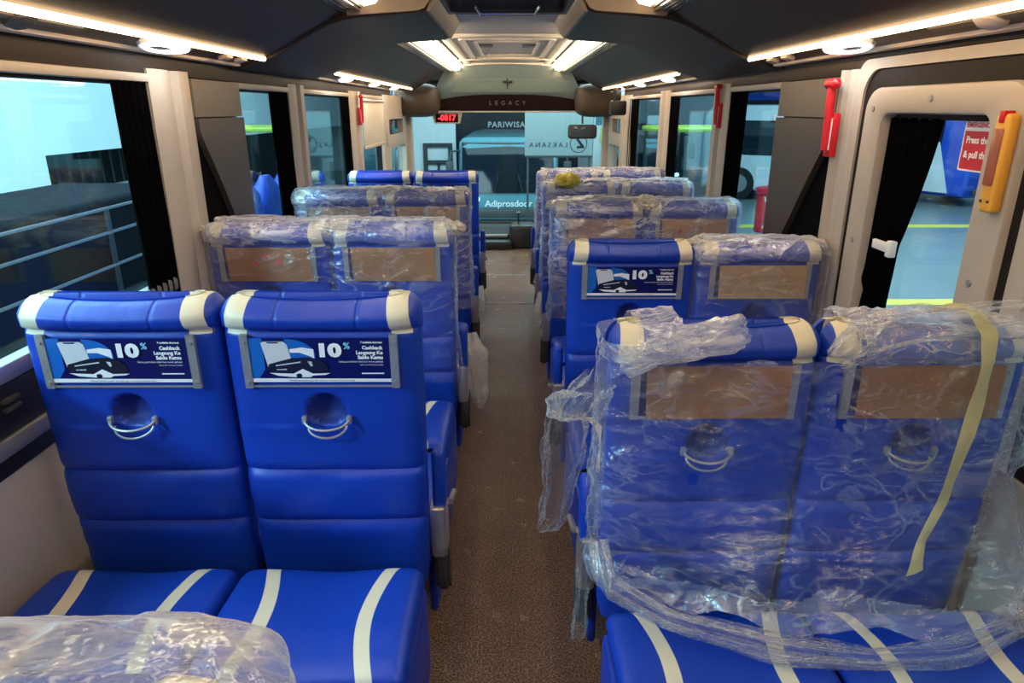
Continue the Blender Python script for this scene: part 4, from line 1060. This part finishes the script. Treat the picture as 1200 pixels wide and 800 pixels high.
# gathers of tape on the headrest corners
def gather(x, y, z, seed, label, r=0.03, mat='clump', nm='film_knot', cat='film knot'):
    bm = B(); rings = []
    for j in range(31):
        t = -1 + 2 * j / 30; rr = []
        for k in range(60):
            a = 2 * PI * k / 60; v = Vector((math.cos(a) * 2, math.sin(a) * 2, t * 2 + seed * 3))
            q = r * max(0.02, 1 - t * t) ** 0.4 * (1 + 0.5 * noise.noise(v) + 0.35 * noise.noise(v * 3.1))
            rr.append((t * r * 1.5 + 0.006 * noise.noise(v * 4), q * math.cos(a) * 1.3, q * math.sin(a) * 0.75))
        rings.append(rr)
    loft(bm, rings); o = obj(nm, bm, mat, angle=180); o.location = (x, y + 0.05, z - 0.01); tag(o, label, cat)
gather(-1.085, 2.46, 1.085, 1, 'knotted film on the outer corner of the second left window headrest')
gather(-0.64, 2.45, 1.10, 2, 'knotted film between the second left pair of headrests')
gather(-0.20, 2.46, 1.095, 3, 'knotted film on the aisle corner of the second left headrest')
gather(0.66, 2.33, 1.055, 4, 'knotted film between the second right pair of headrests')
gather(1.08, 2.34, 1.055, 5, 'knotted film on the outer corner of the second right window headrest')
gather(-0.64, 3.54, 1.105, 6, 'knotted film between the third left pair of headrests')
gather(0.66, 3.25, 1.08, 7, 'knotted film between the third right pair of headrests', 0.045)
gather(0.23, 3.26, 1.07, 8, 'knotted film on the aisle corner of the third right headrest')
# yellow ribbon bow on the fourth right row
gather(0.35, 4.03, 1.115, 21, 'crumpled yellow ribbon bow on a wrapped headrest in the fourth right row', 0.05, 'yellow', 'ribbon_bow', 'ribbon')
# long tape strip over the near right window seat
bm = B(); rings = []
path = [(0.915, 1.36, 1.110), (0.945, 1.32, 1.112), (0.96, 1.285, 1.075), (0.955, 1.265, 1.02), (0.945, 1.255, 0.95), (0.925, 1.235, 0.87), (0.905, 1.225, 0.78), (0.895, 1.22, 0.73), (0.855, 1.20, 0.65), (0.835, 1.17, 0.595)]
w_ = [0.017, 0.016, 0.016, 0.016, 0.017, 0.015, 0.016, 0.012, 0.010, 0.022]
P = [Vector(p) for p in path]; NN = 60; rings = []
for j in range(NN + 1):
    t_ = j / NN * (len(P) - 1); i = min(int(t_), len(P) - 2); f = t_ - i; f2 = f * f * (3 - 2 * f)
    p = P[i].lerp(P[i + 1], f); ww = w_[i] * (1 - f) + w_[i + 1] * f
    tw = 0.4 * math.sin(j * 0.35) + 0.2
    side = Vector((math.cos(tw), math.sin(tw) * 0.5, 0.12)).normalized()
    rings.append([p - side * ww, p + Vector((0, -0.002, 0)), p + side * ww])
loft(bm, rings, False, False, closed=False); bmesh.ops.solidify(bm, geom=bm.faces[:], thickness=0.0012)
tag(obj('tape_strip', bm, 'tape', angle=60), 'long cream tape strip hanging down the near right window seat', 'tape')
bm = B(); P = [Vector((0.875, 1.35, 1.105)), Vector((0.91, 1.34, 1.118)), Vector((0.94, 1.345, 1.116)), Vector((0.98, 1.355, 1.10))]
loft(bm, [[p + Vector((0, -0.008, -0.004)), p + Vector((0, 0.008, 0.004))] for p in P], False, False, closed=False); bmesh.ops.solidify(bm, geom=bm.faces[:], thickness=0.001)
tag(obj('tape_strip', bm, 'tape'), 'short cream tape piece across the top of the near right window headrest', 'tape')

# ------------------------------------------------------------------ OUTSIDE: the hall
GZ = -1.0
bm = B(); box(bm, -14, 26, -6, 34, GZ - 0.1, GZ); s_ = struct('ground', bm, 'hallfloor')
bm = B()
for y, h_ in ((8.95, 0.14), (15.3, 0.2)): box(bm, 3.0, 24, y - h_, y + h_, GZ, GZ + 0.004)
struct('trim_31', bm, 'line')
bm = B(); box(bm, -14, 26, 30, 30.3, GZ, 7); struct('wall_front_hall', bm, 'hallwall')
# left hall wall, pale upper part with dark opening below
bm = B(); box(bm, -6.2, -6.0, -6, 9.2, GZ, 5); box(bm, -6.2, -6.0, 9.2, 30, 0.92, 5); struct('wall_left_hall', bm, 'hallwall')
bm = B(); box(bm, -9.2, -9.0, -6, 30, GZ, 5); struct('wall_left_hall_dark', bm, 'halldark')
bm = B()
for k in range(30): box(bm, -6.9, -6.8, 9.4 + k * 0.3, 9.46 + k * 0.3, GZ, 1.6)
struct('trim_32', bm, 'darkgrey')
bm = B(); box(bm, 25.8, 26, -6, 34, GZ, 7); struct('wall_right_hall', bm, 'hallwall')

def bus(name, loc, rz, W_, L_, H_, paint, label, cat='bus', lower=None, plate=None, words=None, lampm='lamp', z0=0.25, wind=(0.35, 0.86), wheel_mat='tyre'):
    """vehicle facing local -y"""
    t = empty(name, loc, rz, label, cat)
    bm = B(); r = 0.25; rings = []
    prof = [(0.10, z0), (0.0, z0 + 0.25), (-0.02, H_ * 0.36), (0.10, H_ * 0.62), (0.32, H_ * 0.92), (0.55, H_), (L_ - 0.2, H_), (L_, H_ - 0.25), (L_, z0)]
    for i, x in enumerate((-W_ / 2, -W_ / 2 + 0.06, -W_ / 2 + 0.2, W_ / 2 - 0.2, W_ / 2 - 0.06, W_ / 2)):
        ins = (0.2, 0.07, 0.0, 0.0, 0.07, 0.2)[i]
        cy, cz = L_ / 2, (H_ + z0) / 2
        rings.append([(x, y + (ins if y < cy else -ins) * 0.7, z + ((ins if z < cz else -ins) * 0.5)) for y, z in prof])
    loft(bm, rings); obj('body', bm, paint, t, angle=30)
    # windscreen follows the nose
    bm = B(); a0, a1 = H_ * wind[0] + z0 * 0.2, H_ * wind[1]
    def ny(z):
        for (ya, za), (yb, zb) in zip(prof[:6], prof[1:6]):
            if za <= z <= zb: return ya + (yb - ya) * (z - za) / (zb - za)
        return 0.5
    rings = [[(-W_ / 2 + 0.07, ny(z) + 0.03, z), (-W_ / 2 + 0.20, ny(z) - 0.02, z), (0, ny(z) - 0.035, z), (W_ / 2 - 0.22, ny(z) - 0.02, z), (W_ / 2 - 0.10, ny(z) + 0.03, z)] for z in [a0 + (a1 - a0) * k / 6 for k in range(7)]]
    loft(bm, rings, False, False, closed=False); bmesh.ops.solidify(bm, geom=bm.faces[:], thickness=0.01); obj('windscreen', bm, 'busglass', t)
    bm = B()
    for s in (-1, 1):
        tube(bm, [(s * 0.3, ny(a0) - 0.05, a0 + 0.02), (s * 0.3 - s * 0.1, ny(a0 + 0.3) - 0.05, a0 + 0.35)], 0.012, 6)
    obj('wiper', bm, 'tyre', t)
    for s in (-1, 1):
        bm = B(); x0, x1 = sorted((s * (W_ / 2 + 0.004), s * (W_ / 2 - 0.02))); box(bm, x0, x1, 0.9, L_ - 0.4, H_ * 0.48, H_ * 0.84, 0.005); obj('side_glass', bm, 'busglass', t)
        bm = B(); box(bm, s * (W_ / 2 - 0.28) - 0.16, s * (W_ / 2 - 0.28) + 0.16, -0.05, 0.03, H_ * 0.36 - 0.05, H_ * 0.36 + 0.05, 0.03); obj('headlamp', bm, lampm, t)
        bm = B(); tube(bm, [(s * (W_ / 2 - 0.05), 0.5, H_ * 0.86), (s * (W_ / 2 + 0.15), 0.15, H_ * 0.86), (s * (W_ / 2 + 0.18), 0.1, H_ * 0.76)], 0.02, 6)
        box(bm, s * (W_ / 2 + 0.18) - 0.08, s * (W_ / 2 + 0.18) + 0.08, 0.03, 0.13, H_ * 0.56, H_ * 0.76, 0.03); obj('wing_mirror', bm, 'darkgrey', t)
        for yw in (L_ * 0.20, L_ * 0.75):
            bm = B(); R0 = 0.45 if H_ > 2.5 else 0.36
            P = [(s * (W_ / 2 + 0.01), yw, R0), (s * (W_ / 2 - 0.22), yw, R0)]
            tube(bm, P, R0, 28); wh = obj('wheel', bm, wheel_mat, t, angle=50)
            bm = B(); tube(bm, [(s * (W_ / 2 + 0.02), yw, R0), (s * (W_ / 2 + 0.005), yw, R0)], R0 * 0.55, 20)
            for q in range(8): tube(bm, [(s * (W_ / 2 + 0.03), yw + R0 * 0.38 * math.cos(q * PI / 4), R0 + R0 * 0.38 * math.sin(q * PI / 4)), (s * (W_ / 2 + 0.01), yw + R0 * 0.38 * math.cos(q * PI / 4), R0 + R0 * 0.38 * math.sin(q * PI / 4))], 0.03, 6, 0)
            obj('hub', bm, 'alu', wh)
    bm = B(); box(bm, -W_ / 2 + 0.25, W_ / 2 - 0.25, -0.06, 0.02, z0 + 0.06, z0 + 0.24, 0.03); obj('grille', bm, 'darkgrey', t)
    if lower:
        bm = B(); x0 = -W_ / 2 - 0.012
        for s in (-1, 1):
            xa, xb = sorted((s * (W_ / 2 - 0.01), s * (W_ / 2 + 0.012)))
            prism(bm, [(0.5, z0 + 0.1), (0.95, H_ * 0.5), (1.4, H_ * 0.5), (1.9, z0 + 0.1)], 'x', xa, xb)
        obj('side_flash', bm, lower, t)
    if words:
        bm = B(); text_bm(bm, words[0], words[1], lambda u, v, w: (u, ny(words[2] + v) - 0.05, words[2] + v), bold=0.004); obj('nose_lettering', bm, 'white', t, smooth=False)
    return t
# minibus facing us beyond the windscreen
bus('parked_minibus', (0.02, 14.6, GZ), 0, 2.1, 6, 1.92, 'busteal', 'grey minibus parked head-on beyond the windscreen', words=('Adiprosdoor', 0.19, 0.60), wind=(0.40, 0.95))
bm = B(); box(bm, -0.9, 1.2, 25.9, 26.0, 0.52, 0.78); o = obj('lettered_sign', bm, 'pink')
tag(o, 'pinkish lettered sign above the minibus in the hall', 'sign')
bm = B(); text_bm(bm, 'PARIWISATA', 0.27, lambda u, v, w: (u + 0.15, 25.88, 0.94 + v), bold=0.008, space=1.15); obj('sign_letters', bm, 'white', o, smooth=False)
# dark building block behind the minibus
bm = B(); box(bm, -3.2, 2.6, 26, 27, GZ, 4.2, 0.02); tag(obj('workshop_booth', bm, 'halldark'), 'dark blue workshop booth behind the minibus', 'booth')
# LAKSANA backdrop board seen from behind (letters run mirrored)
t = empty('backdrop_board', (0.98, 13.2, GZ), label='grey-green backdrop board with mirrored LAKSANA lettering and round emblem', cat='board')
bm = B(); box(bm, -0.66, 0.60, -0.02, 0.02, 1.66, 2.75, 0.004); obj('board_sheet', bm, 'board', t)
bm = B()
for x in (-0.6, 0.55): box(bm, x - 0.02, x + 0.02, -0.01, 0.01, 0.0, 1.66, 0.003)
box(bm, -0.66, 0.60, -0.025, 0.025, 1.63, 1.67, 0.005); obj('board_stand', bm, 'darkgrey', t)
bm = B(); text_bm(bm, 'LAKSANA', 0.125, lambda u, v, w: (-0.22 - u, -0.024, 1.855 + v), space=1.45); obj('board_lettering', bm, 'pdark', t, smooth=False)
bm = B(); c0 = [(0.34 + 0.16 * math.cos(2 * PI * k / 40), 1.88 + 0.16 * math.sin(2 * PI * k / 40)) for k in range(40)]; c1 = [(0.34 + 0.15 * math.cos(2 * PI * k / 40), 1.88 + 0.15 * math.sin(2 * PI * k / 40)) for k in range(40)]
ring(bm, c0, c1, 'y', -0.022, -0.026)
prism(bm, [(0.26, 2.0), (0.31, 2.0), (0.44, 1.84), (0.45, 1.80), (0.30, 1.80), (0.32, 1.84), (0.38, 1.84)], 'y', -0.022, -0.026); obj('emblem', bm, 'pdark', t, smooth=False)
# doorway at left beyond the windscreen
t = empty('hall_entrance', (-2.05, 20.5, GZ), label='white partition with a dark framed glass door, left beyond the windscreen', cat='entrance')
bm = B(); box(bm, -1.2, 0.55, 0.1, 0.2, 0, 3.0, 0.01); obj('partition', bm, 'hallwall', t)
bm = B(); ring(bm, rrect(-0.4, 0.45, 0, 1.55, 0.01, 2), rrect(-0.28, 0.33, 0.08, 1.44, 0.01, 2), 'y', 0.02, 0.1); box(bm, -0.3, 0.35, 0.03, 0.09, 0.95, 1.07); box(bm, 0.0, 0.07, 0.03, 0.09, 0.05, 1.0); obj('entrance_frame', bm, 'halldark', t)
bm = B(); box(bm, -2.2, -1.25, 0.1, 0.2, 0, 3.0, 0.01); obj('partition', bm, 'busteal', t)
t = empty('white_van', (0,0,0))
bpy.data.objects.remove(t)
# glowing lamps/reflections on the hall: small spot lamps
for k, (x, z) in enumerate(((-0.62, 1.25), (-0.42, 0.55), (0.55, 0.78), (-0.5, 0.85))):
    pass
t = empty('notice_partition', (3.1, 20.6, GZ), label='white partition with a yellow notice, right beyond the windscreen', cat='partition')
bm = B(); box(bm, -0.6, 0.5, 0.1, 0.2, 0, 3.0, 0.01); obj('partition_panel', bm, 'hallwall', t)
bm = B(); box(bm, -0.42, -0.08, 0.08, 0.1, 1.55, 1.95, 0.003); obj('notice', bm, 'yellow', t)
bm = B(); box(bm, -0.55, -0.10, 0.08, 0.1, 2.05, 2.55, 0.003); obj('upper_panel', bm, 'busteal', t)
# left: dark coach parked alongside with bright trim lines
t = empty('dark_coach', (-3.4, 3.0, GZ), label='long dark coach with thin bright trim lines parked beside the left windows', cat='bus')
bm = B(); box(bm, -1.2, 0.0, -6.5, 4.2, 0.3, 1.78, 0.06, seg=3); obj('body', bm, 'mattedark', t)
bm = B()
for z in (1.70, 1.50, 1.22): box(bm, -0.01, 0.012, -6.4, 4.1, z - 0.012, z + 0.012, 0.003)
obj('trim_line', bm, 'alu', t)
for k in range(2):
    bm = B(); tube(bm, [(-0.03, -4 + k * 6.5, 0.42), (-0.3, -4 + k * 6.5, 0.42)], 0.42, 24); obj('wheel', bm, 'tyre', t)
bm = B()
for k in range(5): box(bm, -0.01, 0.01, -5.2 + k * 2.0, -5.12 + k * 2.0, 0.5, 1.7, 0.003)
obj('door_seam', bm, 'darkgrey', t)
# table frames seen beyond, left
for k in range(2):
    t = empty('work_table', (-6.4, 10.4 + k * 1.6, GZ), label='pale work table in the dark bay beyond the left wall, %s' % ('nearer one' if k == 0 else 'farther one'), cat='table')
    bm = B(); box(bm, -0.3, 0.4, -0.6, 0.6, 1.25, 1.30, 0.01); obj('table_top', bm, 'hallwall', t)
    for sx in (-1, 1):
        for sy in (-1, 1):
            bm = B(); box(bm, sx * 0.35 - 0.03, sx * 0.35 + 0.03, sy * 0.55 - 0.03, sy * 0.55 + 0.03, 0, 1.25); obj('leg', bm, 'alu', t)
# added blue seat backs outside stand in for seat reflections in the left glass
for k in range(4):
    y = 6.6 + k * 0.62
    bm = B(); rings = []
    for j in range(12):
        q = j / 11; a = 0.26 * (1 - 0.25 * q ** 6) * (1 if j < 11 else 0.4); z = 1.5 * q
        rings.append([(a * 0.45 * sgnp(math.cos(2 * PI * i / 24), 0.6), a * sgnp(math.sin(2 * PI * i / 24), 0.5), z) for i in range(24)])
    loft(bm, rings); o = obj('reflection_seat', bm, 'wrapblue'); o.location = (-2.5, y, GZ + 0.35)
    tag(o, 'blue seat back standing in for a seat reflection in the left windows, %s' % ('nearest of four', 'second of four', 'third of four', 'farthest of four')[k], 'spare seat', 'seat backs standing in for reflections')
t = empty('storage_trolley', (-2.5, 7.5, GZ), label='low dark trolley carrying the stand-in blue seats outside', cat='trolley')
bm = B(); box(bm, -0.3, 0.3, -1.3, 1.3, 0.24, 0.35, 0.01); obj('deck', bm, 'darkgrey', t)
for yy in (-1.1, 1.1):
    for sx in (-0.2, 0.2):
        bm = B(); tube(bm, [(sx - 0.03, yy, 0.12), (sx + 0.03, yy, 0.12)], 0.12, 16); obj('wheel', bm, 'tyre', t)
# right: blue coach seen through the emergency door
bus('blue_coach', (13.1, 18.6, GZ), R(26), 2.5, 9, 3.3, 'busblue', 'blue coach with white side flash seen through the emergency door window', lower='buswhite', wind=(0.3, 0.9))
# white van at the narrow right window
bus('white_minibus', (10.2, 18.5, GZ), R(50), 2.0, 5, 2.6, 'buswhite', 'white minibus outside the right window beyond the red barrel', wind=(0.5, 0.85))
bus('dark_minibus', (3.9, 19.6, GZ), R(-10), 2.0, 5, 2.1, 'busglass', 'dark minibus far outside the narrow right windows', lower='buswhite')
# red barrel
t = empty('red_barrel', (5.5, 14.6, GZ), label='red lidded barrel tied with string outside the right window', cat='barrel')
bm = B(); tube(bm, [(0, 0, 0), (0, 0, 0.02), (0, 0, 0.75), (0, 0, 0.80)], [0.2, 0.22, 0.22, 0.2], 28); obj('drum', bm, 'red', t)
bm = B(); tube(bm, [(0, 0, 0.80), (0, 0, 0.82), (0, 0, 0.92), (0, 0, 0.94)], [0.24, 0.26, 0.26, 0.2], 28); obj('lid', bm, 'red', t)
bm = B(); tube(bm, [(-0.14, -0.19, 0.75), (0.0, -0.235, 0.4), (0.13, -0.2, 0.1)], 0.012, 6); tube(bm, [(0.14, -0.19, 0.75), (0.0, -0.235, 0.4), (-0.13, -0.2, 0.1)], 0.012, 6); obj('string', bm, 'white', t)
# lime rails overhead
for rx, lab in ((3.5, 'lime green overhead rail loop seen through the right windows'), (-5.0, 'lime green overhead rail loop seen through the left windows')):
    t = empty('crane_rail', (rx, 13.6, 1.14), label=lab, cat='rail')
    bm = B(); pts = []
    for k in range(33):
        a = 2 * PI * k / 32; pts.append((0.85 * sgnp(math.cos(a), 0.7), 0.9 * sgnp(math.sin(a), 0.6), 0))
    tube(bm, pts, 0.045, 8, cap=False); obj('rail_tube', bm, 'greenlamp', t)
    for x in (-0.7, 0.7):
        bm = B(); tube(bm, [(x, 0.75, 0.0), (x, 0.75, -2.14)], 0.04, 8); obj('post', bm, 'darkgrey', t)
